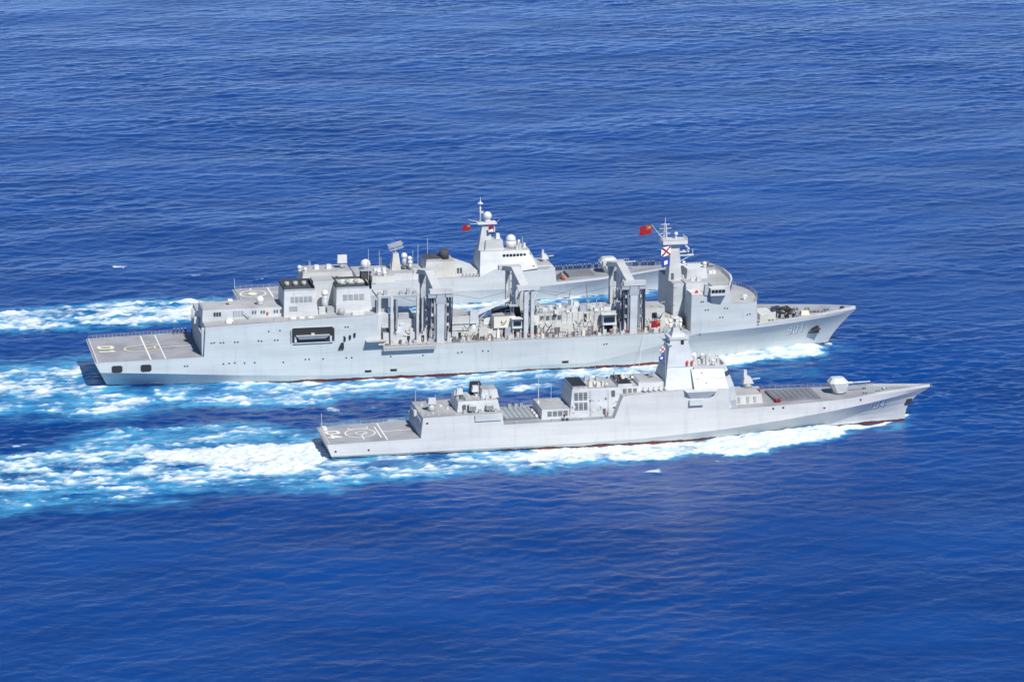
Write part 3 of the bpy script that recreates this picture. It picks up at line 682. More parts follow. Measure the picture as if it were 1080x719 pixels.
# centre wall between the casings, with its ball and the pale block behind
b = MB(); b.box(67.2, 74.0, -3.4, 3.6, 19.6, 28.4, 'grey_light', 'deck_pale', (.2, .2, .3, .3)); b.build('centre_casing', A)
radome(A, (70.4, -6.2, 25.4), 1.05, 1.0); MB().cyl((70.4, -6.2, 19.7), (70.4, -6.2, 23.8), 1.2, .9, 'grey_mid', 12).build('pedestal', A)
hatchbox(A, 72, -7.3, 19.9, 2.6, 2.4, 1.5, 'grey_mid'); hatchbox(A, 69, -9, 19.8, 2.0, 1.6, 2.0, 'grey_light')
# tan deck and dark pylon with the big radome
MB().box(75, 84.2, -3.2, 2.4, 27.2, 27.6, 'grey_mid', 'cream').build('roof_panel', A)
b = MB(); b.box(82.7, 85.9, .2, 3.6, 24.5, 30.1, 'charcoal', 'grey_mid', (.1, .1, .1, .1)); b.box(82.5, 86.1, 0, 3.8, 30.1, 30.4, 'grey_mid'); b.build('pylon', A)
o = MB().dome((84.3, 1.9, 31.9), 1.55, 'white', -.85, 22, 14).build('radome', A); MB().cyl((84.3, 1.9, 30.3), (84.3, 1.9, 31.0), 1.0, 1.1, 'grey_light', 14).build('pedestal', o)
# slanted wing wall after the gantries and the boat platform
b = MB(); b.prism([(84.9, -15.3, 10.4), (85.2, -15.3, 10.4), (85.2, -8, 10.4), (84.9, -8, 10.4)], [(84.9, -15.2, 20.2), (86.6, -15.2, 20.2), (86.6, -8, 20.2), (84.9, -8, 20.2)], 'grey_light'); b.build('end_wall', A)
b = MB(); b.prism([(82.2, -15.7, 11.4), (86.6, -15.7, 11.4), (86.6, -15.2, 11.4), (82.2, -15.2, 11.4)], [(81.2, -18.0, 12.6), (87.4, -18.0, 12.6), (87.4, -15.2, 12.6), (81.2, -15.2, 12.6)], 'grey_mid', 'deck_pale'); b.build('side_platform', A)
for X, Z in ((74.6, 12.7), (76.2, 13.2), (77.6, 13.8)): MB().box(X, X+.55, -15.75, -15.4, Z, Z+1.2, 'glass').build('window', A)
b = MB(); b.box(72.9, 74.6, -16.0, -15.4, 10.3, 12.2, 'black', None, (.9, .1, 0, 0)); b.build('fairlead', A)
# --- replenishment gantries: near and far posts, gabled beam, hose bundles
def catenary(x, y, z0, z1, wd, n=9):
    return [(x+wd*(t/(n-1)-.5), y, z1+(z0-z1)*(abs(2*t/(n-1)-1)**2.2)) for t in range(n)]
def gantry(xc, label, style):
    zb = 10.3
    bm_ = MB()
    for sg in (-1, 1):
        bm_.prism([(xc-2.2, 0, 28.2), (xc+.4, 0, 28.2), (xc+.4, sg*13.2, 25.4), (xc-2.2, sg*13.2, 25.4)], [(xc-2.2, 0, 29.6), (xc+.4, 0, 29.6), (xc+.4, sg*13.2, 26.8), (xc-2.2, sg*13.2, 26.8)], 'grey_light')
    for sg in (-1, 1):
        y0, y1 = sorted((sg*12.2, sg*14.2)); bm_.box(xc-3.4, xc+3.6, y0, y1, 25.6, 26.9, 'grey_light')
    if style == 2:
        for Y in (-11, -7, -3): bm_.cyl((xc-2.2, Y, 26.5-Y*.0), (xc-2.2, Y+2, 24.3), .12, .12, 'grey_light', 5)
    root = bm_.build('gantry', A, label)
    b = MB(); b.box(xc-1.1, xc+1.5, -1.0, 5, zb, 28.3, 'grey', None, (.2, .2, .1, .1)); b.build('centre_column', root)
    for sg in (-1, 1):
        if style == 1:
            b = MB(); b.box(xc-1.1, xc+.2, sg*13-.75, sg*13+.75, zb, 25.7, 'grey_light'); b.box(xc+1.0, xc+2.0, sg*13-.75, sg*13+.75, zb, 25.7, 'grey_light')
            for k in range(6): b.box(xc+.2, xc+1.0, sg*13+.3, sg*13+.5, 12+k*2.4, 12.3+k*2.4, 'grey_mid')
        else:
            b = MB(); b.box(xc-1.15, xc+1.15, sg*13-.9, sg*13+.9, zb, 25.7, 'grey'); b.box(xc-1.5, xc+1.5, sg*13-1.0, sg*13+1.2, 22.6, 25.7, 'grey_mid')
        p = b.build('kingpost', root)
        b = MB()
        for k in range(28): b.box(xc-.3, xc+.3, sg*13-sg*.9-.05, sg*13-sg*.9+.05, zb+.5+k*.55, zb+.6+k*.55, 'grey_mid')
        b.build('ladder', p)
        if style != 1 and sg < 0:
            for side in (-1, 1):
                for k in range(5):
                    hx = xc+side*(1.6+k*.46+random.random()*.2); col = ('grey_mid', 'rubber', 'grey_light', 'rubber_blue', 'rubber')[k]
                    MB().tube(catenary(hx, -13.3+.5*(k % 3), 24.8-.6*random.random(), 11.2+5*random.random()*(k % 2), .35+.3*random.random()), .11 if k in (0, 2) else .15, col).build('hose', root)
                MB().box(xc+side*2.6-1.3, xc+side*2.6+1.3, -14, -12.6, 24.4, 25.6, 'grey_mid').build('hose_saddle', root)
                for k in range(3):
                    zz = 21.5-k*3.1; MB().box(xc+side*2.5-.5, xc+side*2.5+.5, -13.0, -12.2, zz, zz+.9, random.choice(['grey_light', 'orange', 'grey_mid'])).build('hose_trolley', root)
    q = MB()
    for k in range(6): q.cyl((xc-1.8+k*.7, .3, 29.5), (xc-1.8+k*.7, .3, 30.8), .05, .05, 'grey_light', 4)
    q.cyl((xc-1.8, .3, 30.6), (xc+1.7, .3, 30.6), .05, .05, 'grey_light', 4); q.build('railing', root)
    for k in range(3): MB().tube([(xc+2.2-k*2.4, -12.4, 25), (xc+1.5-k*1.8, -8.5, 19.5+k), (xc+1.2, -3, 24.5)], .09, 'rubber', 5).build('rigging_wire', root)
    return root
gantry(104.6, 'aftmost tall cargo gantry', 0)
gantry(131.6, 'middle gantry with twin slim legs', 1)
gantry(164.9, 'foremost gantry beside the bridge', 2)
# aftmost light frame next to the casings
b = MB(); b.box(85.4, 98.4, -12.6, -3.0, 24.6, 25.3, 'grey_mid', 'grey_light'); b.box(85.4, 92.5, -3.5, 3, 27.2, 29.2, 'grey_cream', 'deck_pale')
b.box(85.6, 86.4, -13.2, -12.3, 10.3, 25.0, 'grey_light'); b.box(89.3, 90.1, -13.2, -12.3, 10.3, 25.0, 'grey_light'); b.box(97.3, 98.0, -13.2, -12.3, 10.3, 25.0, 'grey_light')
fr = b.build('stores_frame', A)
for X, m_ in ((84.9, 'rubber'), (85.2, 'grey_mid'), (90.6, 'rubber_brown'), (91.2, 'grey_mid'), (98.6, 'rubber'), (99.1, 'grey_light'), (99.6, 'rubber_blue')): MB().tube(catenary(X, -13.1, 24.3, 13.5+random.random()*2, .4), .17, m_).build('hose', fr)
MB().box(86.4, 89.3, -9.4, -9.0, 19.5, 24.6, 'grey_mid').build('recess_shade_panel', fr)  # added dark panel: shade of the recess between the uprights, as colour
MB().box(86.8, 89.0, -11.8, -9.6, 15.2, 19.6, 'grey_light').build('winch_house', fr)
for X in (86.2, 88, 92.8, 95, 97): hatchbox(A, X, -11.5, 25.3, 1.2, 1.2, .9+random.random(), 'grey_mid', 'ventilator')
radome(A, (87.6, -2, 30.4), .75, .5); radome(A, (89.3, -3, 30.1), .65, .5)
for X, Y, h_ in ((84.9, 0, 8), (89, 1.5, 8), (92, 2, 6), (97.8, -4, 11)): whip(A, (X, Y, 26), h_, .07)
# deck houses between the gantries
def house(x0, x1, y0, y1, z0, z1, m='grey_cream', top='deck_pale', name='deckhouse', doors=(), wins=(), tp=(0, 0, .15, .15)):
    b = MB(); b.box(x0, x1, y0, y1, z0, z1, m, top, tp); o = b.build(name, A)
    for X in doors: MB().box(X, X+.85, y0-.08, y0+.3, z0+.2, z0+2.2, 'black').build('door', o)
    for X in wins:
        q = MB(); q.box(X, X+.7, y0-.05, y0+.3, z1-1.6, z1-.7, 'louvre'); q.build('window', o)
    return o
o = house(87.2, 103.0, -12.2, -3, 10.3, 13.6, 'grey_light', 'deck_pale', doors=(94.6, 99))
house(89.3, 98.2, -10.2, -3, 13.6, 17.2, 'grey_light', 'deck_pale')
house(98.3, 102.4, -10.4, -3, 13.6, 16.2, 'white', 'grey_light')
house(92.6, 97.2, -8.6, -3, 17.2, 18.7, 'grey_mid', 'grey_light')
for X, Y, Z in ((91, -9, 17.2), (98.8, -8, 16.2), (100.6, -9.4, 16.2), (97.6, -8.6, 17.2), (92, -11.2, 13.6), (96, -11.4, 13.6), (100.8, -11.6, 13.6)): hatchbox(A, X, Y, Z, 1.0+random.random(), 1.0, .8+random.random(), random.choice(['grey_light', 'white', 'grey_cream']), 'winch')
MB().box(98.2, 98.8, -10.6, -10.1, 13.8, 15.4, 'grey_mid').build('pipe_stack', A)
b = MB(); b.box(86.5, 102.5, -16.9, -15.6, 9.3, 9.8, 'grey_mid', 'deck_pale'); g = b.build('side_gallery', A); railing(g, [(86.5, -16.8, 9.8), (102.5, -16.8, 9.8)], 1.1, .8, 'mesh_grey', .06)
for k in range(10): MB().cyl((87.2+k*1.6, -15.8, 8.2), (87.2+k*1.6, -16.8, 9.3), .1, .1, 'grey_mid', 4).build('bracket', g)
o = house(108.2, 114.2, -11.2, -2, 10.4, 17.6, 'grey_cream', 'deck_pale', doors=(110.6,))
for Z in (13.2, 15.2): MB().box(108.3, 114, -11.4, -11.0, Z, Z+.15, 'grey_mid').build('ledge', o)
o = house(114.2, 121.2, -11.4, -2, 10.4, 13.4, 'grey_cream', 'deck_pale', doors=(118,))
q = MB(); q.cyl((115.4, -10.3, 10.4), (115.4, -10.3, 15.2), .9, .9, 'grey_light', 12); q.box(114.1, 116.9, -11.5, -9.1, 15.2, 19.0, 'grey_light', None, (.2, .2, .2, .2)); cr = q.build('deck_crane', A)
q = MB(); q.prism([(116.6, -10.9, 17.6), (117.0, -10.9, 18.9), (117.0, -9.5, 18.9), (116.6, -9.5, 17.6)], [(126.9, -9.2, 21.4), (126.9, -9.2, 22.1), (126.9, -8.4, 22.1), (126.9, -8.4, 21.4)], 'white'); q.build('crane_boom', cr)
MB().cyl((117.4, -9.9, 16.2), (120.6, -9.6, 18.9), .2, .2, 'grey_mid', 6).build('hydraulic_ram', cr)
MB().cyl((122.6, -4.5, 16.4), (131, -4.5, 16.6), 1.9, 1.9, 'charcoal', 16).build('cylindrical_tank', A)
house(118.5, 131, -7.4, -1, 10.4, 14.9, 'grey_mid', 'deck_dark')
o = house(121.6, 128.3, -11.6, -6.6, 13.5, 17.0, 'cream', 'deck_pale', doors=(), wins=())
railing(o, [(121.8, -11.3, 17.0), (128, -11.3, 17.0)], 1.0, 1.0)
MB().box(120.6, 121.4, -11.8, -11.3, 13.9, 16.1, 'louvre').build('door', o)
o = house(121.2, 129.8, -11.0, -6.6, 10.4, 13.5, 'grey_light', 'deck_pale'); MB().box(124.6, 126.8, -11.2, -10.8, 10.5, 12.8, 'black').build('cargo_door', o)
for X in (122.4, 128.2): MB().prism([(X, -12.2, 10.4), (X+1.2, -12.2, 10.4), (X+1.2, -11.1, 10.4), (X, -11.1, 10.4)], [(X+.4, -11.3, 13.2), (X+.8, -11.3, 13.2), (X+.8, -11.1, 13.2), (X+.4, -11.1, 13.2)], 'white').build('bracket', o)
def winch_cab(x0, x1, z0, z1):
    b = MB(); b.box(x0, x1, -13.6, -11.0, z0, z1, 'grey_light', 'grey_light', (.2, .2, .5, 0)); o = b.build('winch_cab', A)
    MB().box(x0+.4, x1-.4, -13.75, -13.2, z0+1.0, z1-.7, 'glass').build('window', o)
    for X in (x0+.2, x1-.5): MB().box(X, X+.3, -13.2, -12.9, 10.4, z0, 'grey_light').build('leg', o)
    MB().box(x0-.2, x1+.2, -13.8, -10.9, z1, z1+.2, 'grey_mid', 'white').build('roof', o)
winch_cab(126.9, 130.0, 13.6, 16.4); winch_cab(155.2, 159.4, 13.4, 16.5)
MB().box(156.6, 158.8, -11.2, -10.8, 10.6, 12.9, 'black').build('cargo_door', A)
o = house(135.2, 160.3, -11.0, .6, 10.4, 13.7, 'grey_cream', 'deck_pale', doors=(), wins=())
for X, m_ in ((140.8, 'louvre'), (141.7, 'louvre'), (148.6, 'grey_mid'), (152.2, 'grey_mid'), (151.3, 'grey_mid')): MB().box(X, X+.6, -11.25, -10.9, 10.6, 12.8, m_).build('door', o)
o = house(135.4, 160.6, -10.2, .8, 13.7, 17.0, 'grey_cream', 'deck_pale')
for X in (136.4, 138.2, 140.0, 141.8): MB().box(X, X+1.0, -10.32, -9.9, 15.0, 16.3, 'louvre').build('window', o)
MB().box(150.2, 150.9, -10.4, -10, 14.0, 16.4, 'black').build('door', o)
for k in range(14): MB().box(136+k*1.75, 136.12+k*1.75, -10.3, -10.1, 13.8, 16.9, 'grey_mid').build('stiffener', o)
for k in range(12): 
    X = 136.5+random.random()*22; hatchbox(A, X, -9.2+random.random()*8.5, 17.0, .6+random.random()*1.6, .6+random.random(), .5+random.random()*1.3, random.choice(['grey_light', 'grey_mid', 'white']), 'ventilator')
railing(o, [(135.8, -9.9, 17.0), (144, -9.9, 17.0)], 1.0, 1.0)
for X, Y, a, b_ in ((146.5, -4, 24.5, 3), (153, -3, 26, -2.8)):
    MB().cyl((X, Y, 17), (X+b_*.2, Y, a-2), .12, .08, 'louvre', 5).build('stay_wire', A)
o = house(169.4, 175.6, -10.6, -2, 10.4, 17.3, 'grey_cream', 'deck_pale', doors=(171.4,))
house(175.6, 181.6, -9.6, -2, 10.4, 13.6, 'cream', 'deck_pale')
MB().box(171.6, 173, -10.85, -10.4, 14.4, 15.9, 'glass').build('window', o)
house(164.6, 169.4, -6.6, -1, 10.4, 15.6, 'grey_mid', 'deck_dark'); house(104.0, 108.2, -6, -1, 10.4, 16, 'grey_mid', 'deck_dark'); house(131, 135.2, -5, -.6, 10.4, 16, 'grey_mid', 'deck_dark')
for X in (177, 178.6, 180.2): 
    q = MB(); q.cyl((X, -12.3, 10.4), (X, -12.3, 13.2), .5, .45, 'cream', 8); q.dome((X, -12.3, 13.3), .6, 'white'); q.build('ventilator', A)
# deck clutter along the rail: winches, valves, boxes
for k in range(64):
    X = 86+k*1.5+random.random(); Y = -14.6+random.random()*2.2
    if min(abs(X-x) for x in (104.6, 131.6, 164.9)) < 2.2: continue
    hatchbox(A, X, Y, 10.38, .5+random.random()*1.1, .5+random.random()*.5, .5+random.random()*1.1, random.choice(['grey_light', 'grey_mid', 'grey_cream', 'louvre', 'cream', 'grey_mid']), 'deck_fitting')
for k in range(18):
    X = 108+k*3.9; 
    if min(abs(X-x) for x in (104.6, 131.6, 164.9)) < 2: continue
    MB().tube([(X, -12.2, 10.6), (X, -12.2, 12.6), (X+1.4, -12.2, 12.6), (X+1.4, -12.2, 10.6)], .13, random.choice(['grey_light', 'louvre', 'cream']), 6).build('pipe_loop', A)
railing(A, [(86, -15.55, 10.35), (183, -15.5, 10.5)], 1.0, 2.0, 'mesh_grey', .04)
for k in range(70):
    X = 87+random.random()*93
    if min(abs(X-x) for x in (104.6, 131.6, 164.9)) < 1.6: continue
    top_ = 17.0 if 135.4 < X < 160 else (13.6 if random.random() < .6 else 10.4); sx_ = .8+random.random()*2.0; sy_ = .8+random.random()*1.6; sz_ = 1.0+random.random()*2.6
    if top_ == 17.0: sz_ *= .5
    hatchbox(A, X, -10.4+random.random()*7.5 if top_ > 11 else -12.0, top_, sx_, sy_, sz_, random.choice(['grey_light', 'grey', 'grey_cream', 'grey_mid', 'white']), random.choice(['winch_housing', 'locker', 'ventilator']))
for k in range(14):
    X = 108+random.random()*70; yy = -9.5+random.random()*3
    q = MB(); q.cyl((X-.9, yy, 14.6), (X+.9, yy, 14.6), .9, .9, random.choice(['grey_mid', 'grey_light', 'louvre']), 12); q.box(X-1.1, X-.9, yy-.9, yy+.9, 13.6, 15.6, 'grey_light'); q.box(X+.9, X+1.1, yy-.9, yy+.9, 13.6, 15.6, 'grey_light'); q.build('winch', A)
# lattice frames, working platforms, pipes and booms round the gantries
for X0, n in ((100.2, 3), (107.4, 4), (127.6, 3), (134.6, 3), (161, 3), (167.6, 4)):
    b = MB()
    for q_ in range(n): lattice_mast(b, X0+q_*.1, -9.6+q_*2.6, 13, 20.5+random.random()*4, .5, .4, 'grey_light', 6, .09) if q_ % 2 == 0 else b.box(X0-1.4, X0+1.4, -12.4, -7.4, 19.2+q_, 19.4+q_, 'grey_mid')
    b.cyl((X0-1.2, -12.2, 20.4), (X0+1.6, -6.5, 23.8), .12, .1, 'grey_light', 5); b.build('working_platform', A)
for k in range(46):
    X = 86.5+random.random()*94
    if min(abs(X-x) for x in (104.6, 131.6, 164.9)) > 12 and random.random() < .35: continue
    zb_ = 10.5 if random.random() < .4 else 13.8; zt_ = zb_+1.5+random.random()*4.5; yy = -12.2+random.random()*3 if zb_ < 12 else -10.6+random.random()*5
    b = MB(); b.tube([(X, yy, zb_), (X, yy, zt_), (X+(random.random()-.5)*3, yy-.6, zt_+.3)], .09+.05*random.random(), random.choice(['grey_light', 'grey_mid', 'white', 'grey_mid', 'louvre']), 5); b.build('pipe_davit', A)
for k in range(30):
    X = 87+random.random()*93; yy = -12.0-random.random(); zz = 11+random.random()*5
    MB().tube([(X, yy+1, zz), (X+.4, yy, zz-.8), (X+1.2, yy, zz-.9), (X+1.8+random.random(), yy+1, zz+.2)], .10, random.choice(['rubber', 'rubber_blue', 'louvre', 'cream']), 5).build('hose', A)
for xa_, xb_ in ((91, 104), (106, 130), (133, 163), (133, 150), (166, 181)):
    MB().tube([(xa_, -8, 24.5), ((xa_+xb_)/2, -8, 22.0), (xb_, -8, 24.8)], .06, 'louvre', 4).build('stay_wire', A)
# --- forward superstructure
b = MB(); P_ = [(204.7, -11.3), (206.2, -8), (207.4, -4), (207.8, 0), (207.4, 4), (206.2, 8), (204.7, 11.3)]
b.prism([(x, y, 10.5) for x, y in P_], [(x-.5, y*.985, 18.0) for x, y in P_], 'grey', 'deck_pale'); b.build('superstructure_front', A)
b = MB(); P2 = [(195.9, -13.0), (197.2, -9), (198.1, -4), (198.3, 0), (198.1, 4), (197.2, 9), (195.9, 13.0)]
b.prism([(x, y, 18.2) for x, y in P2], [(x-.1, y*.99, 21.5) for x, y in P2], 'grey_light', 'deck_pale')
fb = b.build('bridge_front', A)
b = MB(); P3 = [(183.2, -6), (184, -12.6), (195.8, -12.8), (197.3, -9), (198.4, -4), (198.6, 0), (198.4, 4), (197.3, 9), (195.8, 12.8), (184, 12.6), (183.2, 6)]
b.prism([(x, y, 21.55) for x, y in P3[2:9]]+[(190, 12.8, 21.55), (190, -12.8, 21.55)], [(x-.3, y, 24.1) for x, y in P3[2:9]]+[(190, 12.6, 24.1), (190, -12.6, 24.1)], 'grey_light', 'deck_pale')
bd = b.build('bridge', A)
for (xa, ya), (xb, yb) in zip(P3[2:8], P3[3:9]):
    a3 = Vector((xa, ya, 0)); b3 = Vector((xb, yb, 0)); n = max(2, int((b3-a3).length/1.5))
    for k in range(n):
        p, q = a3.lerp(b3, (k+.1)/n), a3.lerp(b3, (k+.9)/n); nn = Vector((q.y-p.y, -(q.x-p.x), 0)).normalized(); mb = MB()
        mb.prism([(v.x, v.y, 22.3) for v in (p+nn*.0, q+nn*.0, q-nn*.4, p-nn*.4)], [(v.x, v.y, 23.4) for v in (p-nn*.0, q-nn*.0, q-nn*.4, p-nn*.4)], 'glass'); mb.build('window', bd)
# roof bulwark bow-shaped rim
b = MB()
for (xa, ya), (xb, yb) in zip(P3[2:8], P3[3:9]):
    b.prism([(xa-.3, ya, 24.1), (xb-.3, yb, 24.1), (xb-.7, yb, 24.1), (xa-.7, ya, 24.1)], [(xa+.1, ya, 25.1), (xb+.1, yb, 25.1), (xb-.4, yb, 25.1), (xa-.4, ya, 25.1)], 'white')
b.build('roof_rim', bd)
b = MB(); b.box(182.9, 190, -8.2, 12.6, 21.6, 24.1, 'grey', 'deck_pale', (0, 0, .2, .2)); b.box(179.4, 183.0, -6.3, 12, 10.5, 23.6, 'grey', 'deck_pale'); b.build('superstructure', A)
b = MB(); b.box(183.2, 186.8, -13.6, -8.2, 21.65, 22.1, 'white'); b.build('deck_edge', A)
# starboard bridge wing
for sg in (-1, 1):
    y0, y1 = sorted((sg*12.7, sg*15.9)); b = MB(); b.box(188.6, 193.4, y0, y1, 21.7, 24.0, 'grey_light', 'white'); o = b.build('bridge_wing', A)
    for k in range(4):
        X = 188.9+k*1.1; MB().box(X, X+.9, sg*15.98-.1, sg*15.98+.1, 22.7, 23.6, 'glass').build('window', o)
    MB().box(193.3, 193.5, min(y0, y1)+.3, max(y0, y1)-.3, 22.7, 23.6, 'glass').build('window', o)
    MB().box(188.5, 188.7, y0+.3, y1-.3, 22.7, 23.6, 'glass').build('window', o)
    b = MB(); ya = sg*13.4; b.prism([(189.6, ya, 18.2), (192.4, ya, 18.2), (192.4, ya+sg*.1, 18.2), (189.6, ya+sg*.1, 18.2)], [(188.7, ya, 21.7), (193.3, ya, 21.7), (193.3, sg*15.8, 21.7), (188.7, sg*15.8, 21.7)], 'grey_mid'); b.build('wing_support', o)
MB().box(187.0, 188.6, -14.4, -12.6, 21.6, 24.8, 'grey_mid', None, (.3, .3, .3, .3)).build('signal_lamp_house', A)
# bridge roof gear
o = MB().box(184.5, 191.2, -2.6, 5.5, 24.1, 27.1, 'grey_light', 'white', (.3, .3, .3, .3)).build('roof_house', A)
radome(A, (190.6, -1.2, 28.4), .7, .8)
for k in range(10): hatchbox(A, 184+random.random()*12, -9+random.random()*17, 24.1, .6+random.random(), .6+random.random(), .5+random.random(), random.choice(['grey_light', 'white', 'grey_mid']), 'roof_fitting')
railing(A, [(183.4, 11.8, 24.1), (195, 12.3, 24.1), (197, 8.8, 24.1), (198, 4, 24.1), (198.1, 0, 24.1), (197.9, -3.5, 24.1)], 1.5, .9, 'mesh_grey', .07)
railing(A, [(199, 12, 18.2), (204.4, 10.8, 18), (206, 7.5, 18), (207.0, 4, 18), (207.3, 0, 18), (207.0, -4, 18), (206, -7.5, 18), (204.4, -10.8, 18)], 1.2, 1.0, 'mesh_grey', .06)
q = MB(); q.cyl((201.6, -8.6, 18), (201.6, -8.6, 19.2), .5, .3, 'white', 8); q.box(201, 202.4, -9, -8.2, 19.1, 19.9, 'white'); q.build('heavy_machine_gun', A)
MB().box(184.6, 185.3, -13.4, -12.6, 22.1, 23.0, 'orange').build('life_ring_locker', A)
# mast
b = MB(); b.box(178.8, 183.2, -2.2, 2.2, 23.6, 35.2, 'grey_light', None, (.9, 1.2, 1.0, 1.0)); m0 = b.build('mast', A)
b = MB(); b.box(176.8, 184.6, -2.6, 2.6, 35.2, 36.3, 'white', 'grey_light'); b.build('mast_platform', m0); railing(m0, [(176.9, -2.5, 36.3), (184.5, -2.5, 36.3), (184.5, 2.5, 36.3)], .9, 1.0, 'white', .06)
b = MB(); lattice_mast(b, 178.0, 0, 36.3, 41.2, .55, .25, 'white', 4, .1); b.cyl((178, 0, 41), (178, 0, 43.4), .12, .05, 'white', 5)
for zz, wd in ((38.2, 1.6), (39.8, 1.9), (41.1, 1.3)): b.cyl((178-wd, 0, zz), (178+wd, 0, zz), .09, .09, 'white', 5); b.cyl((178, -wd, zz), (178, wd, zz), .09, .09, 'white', 5)
b.build('topmast', m0)
o = MB().dome((181.6, .3, 37.9), .6, 'white').build('radome', m0); MB().cyl((181.6, .3, 36.3), (181.6, .3, 37.6), .25, .25, 'white', 6).build('pedestal', o)
b = MB(); b.box(182.3, 185.6, -1.0, 1.0, 32.2, 32.5, 'white'); b.cyl((185.2, 0, 32.4), (185.2, 0, 33.4), .2, .2, 'white', 6); b.box(184.9, 185.4, -1.9, 1.9, 33.3, 33.8, 'white'); b.build('navigation_radar', m0)
b = MB(); b.box(182.3, 187.2, -.5, .5, 31.0, 31.3, 'white'); b.cyl((187, 0, 30.8), (187, 0, 33.0), .12, .08, 'white', 5); b.cyl((182.6, 0, 29), (186.8, 0, 31.1), .1, .1, 'white', 5); b.build('antenna_bracket', m0)
b = MB(); b.box(182.2, 184.6, -.9, .9, 28.0, 28.3, 'white'); b.dome((184.2, 0, 28.8), .5, 'white'); b.build('lower_platform', m0)
b = MB(); b.cyl((177.4, -1, 36.2), (173.2, -1.6, 41.6), .13, .06, 'white', 5); b.cyl((177.4, -1, 36.9), (175.2, -1.3, 39), .07, .05, 'white', 5); b.build('gaff', m0)
MB().box(179.6, 180.5, -2.25, -2.05, 24, 26, 'louvre').build('door', m0)
for X, Y in ((179.1, -1.9), (183.0, -1.9)): MB().cyl((X, Y, 23.6), (X+(.4 if X < 181 else -.8), -1.3, 35), .13, .1, 'grey_light', 5).build('stay', m0)
# foredeck: breakwater, winches, hoses
b = MB(); b.prism([(206.5, -9.4, 10.5), (212.6, -6.2, 10.5), (212.6, -5.8, 10.5), (206.5, -9.0, 10.5)], [(206.5, -9.4, 12.8), (212.6, -6.2, 13.3), (212.6, -5.8, 13.3), (206.5, -9.0, 12.8)], 'grey_cream'); b.build('breakwater', A)
house(208, 212.4, -5.6, 3.5, 10.5, 12.2, 'cream', 'grey_light')
for k in range(15):
    X = 213.3+random.random()*6.8; Y = -4.8+random.random()*8
    q = MB(); q.cyl((X, Y-.8, 11.7), (X, Y+.8, 11.7), 1.0, 1.0, random.choice(['black', 'rubber', 'rubber_blue']), 12); q.box(X-.5, X+.5, Y-1.0, Y-.7, 10.6, 12.0, 'grey_mid'); q.box(X-.5, X+.5, Y+.7, Y+1.0, 10.6, 12.0, 'grey_mid'); q.build('mooring_winch', A)
MB().box(221.6, 224.6, -3.6, -1.4, 10.6, 12.2, 'cream', None, (.3,)*4).build('locker', A)
for X, Y in ((226, -1), (227.6, -1.2), (229.5, -2.2), (225.5, 2.5), (222, 3.4), (219, -6.8), (215, -8.2), (210, -9.8), (231.2, .5)):
    q = MB(); q.cyl((X-.5, Y, 10.7), (X-.5, Y, 11.8), .3, .36, 'louvre', 8); q.cyl((X+.5, Y, 10.7), (X+.5, Y, 11.8), .3, .36, 'louvre', 8); q.build('bollard', A)
MB().cyl((236.2, 0, 11.2), (236.2, 0, 12.4), .9, .6, 'black', 12).build('capstan', A)
b = MB()
for k in range(34):
    s0 = 205.5+k*1.03; s1 = s0+1.03
    for sg in (-1, 1):
        z0, z1 = lerp(hA.top, s0), lerp(hA.top, s1); hh = .85; y0, y1 = hA.y(s0, z0), max(.15, hA.y(s1, z1))
        b.prism([(s0, sg*y0, z0), (s1, sg*y1, z1), (s1, sg*max(0, y1-.15), z1), (s0, sg*(y0-.15), z0)], [(s0, sg*(y0+.02), z0+hh), (s1, sg*(y1+.02), z1+hh), (s1, sg*max(0, y1-.45), z1+hh), (s0, sg*(y0-.45), z0+hh)], 'grey_light', 'white')
b.build('bulwark', A)
p = hA.at(226.4, 6.4, -1, .2); q = MB(); q.box(p.x-1.6, p.x+1.4, p.y-.4, p.y+.6, 5.1, 7.4, 'black', None, (.5, .3, 0, 0)); q.cyl((p.x-2.0, p.y-.2, 5.3), (p.x+1.8, p.y-.2, 6.4), .4, .35, 'black', 6); q.cyl((p.x, p.y-.2, 6), (p.x+.5, p.y-.1, 8), .35, .3, 'black', 6); q.build('anchor', A)
q = MB()  # bulbous bow just breaking the surface
n1 = 14
for k in range(n1):
    pass
q.cyl((224, 0, -1.5), (232.6, 0, -1.0), 2.0, 1.75, 'grey', 16); q.dome((232.4, 0, -1.0), 1.75, 'grey', -.99, 16, 10); q.build('bulbous_bow', A)
# helicopter deck nets and rails
railing(A, deckline(hA, 1, 31, 1, 5, .05), 1.1, 1.2, 'mesh_grey', .06)
railing(A, [(.6, -13.8, 9.0), (.6, 13.8, 9.0)], .7, 1.6, 'mesh_grey', .05, (.5, 1.))
# ================================================================== far destroyer
random.seed(12)
F = thing('destroyer', 'farthest warship, grey destroyer with a white round radome mast, largely hidden behind the supply ship', 'warship', (54.6, 77, 0))
hF = Hull(151, [(0, 6.9), (30, 7.6), (75, 8.0), (100, 7.0), (118, 4.9), (132, 2.6), (144, .8), (151, 0)],
  [(0, 7.6), (30, 8.2), (85, 8.4), (105, 8.0), (120, 6.9), (133, 4.8), (143, 2.4), (151, 0)],
  [(0, 3.2), (40, 4.8), (95, 5.3), (120, 6.6), (151, 8.4)],
  [(0, 5.1), (20.5, 5.5), (20.9, 8.0), (45, 8.4), (45.4, 9.2), (80, 9.4), (85, 11.6), (97, 12.0), (105.2, 11.4), (105.5, 6.7), (125, 7.6), (151, 9.0)],
  .22, 7.5, 1.5, 9.0, 'hull_far', 2.0)
hF.build(F, lambda s: 'deck' if s < 21 or s > 105 else 'deck_pale')
zf = lambda x: 5.1+.4*x/20.5
mark(F, ringpolys(5.8, -.4, 4.4, 4.4, .5), 0, 'mark_white', 'landing_circle', zf)
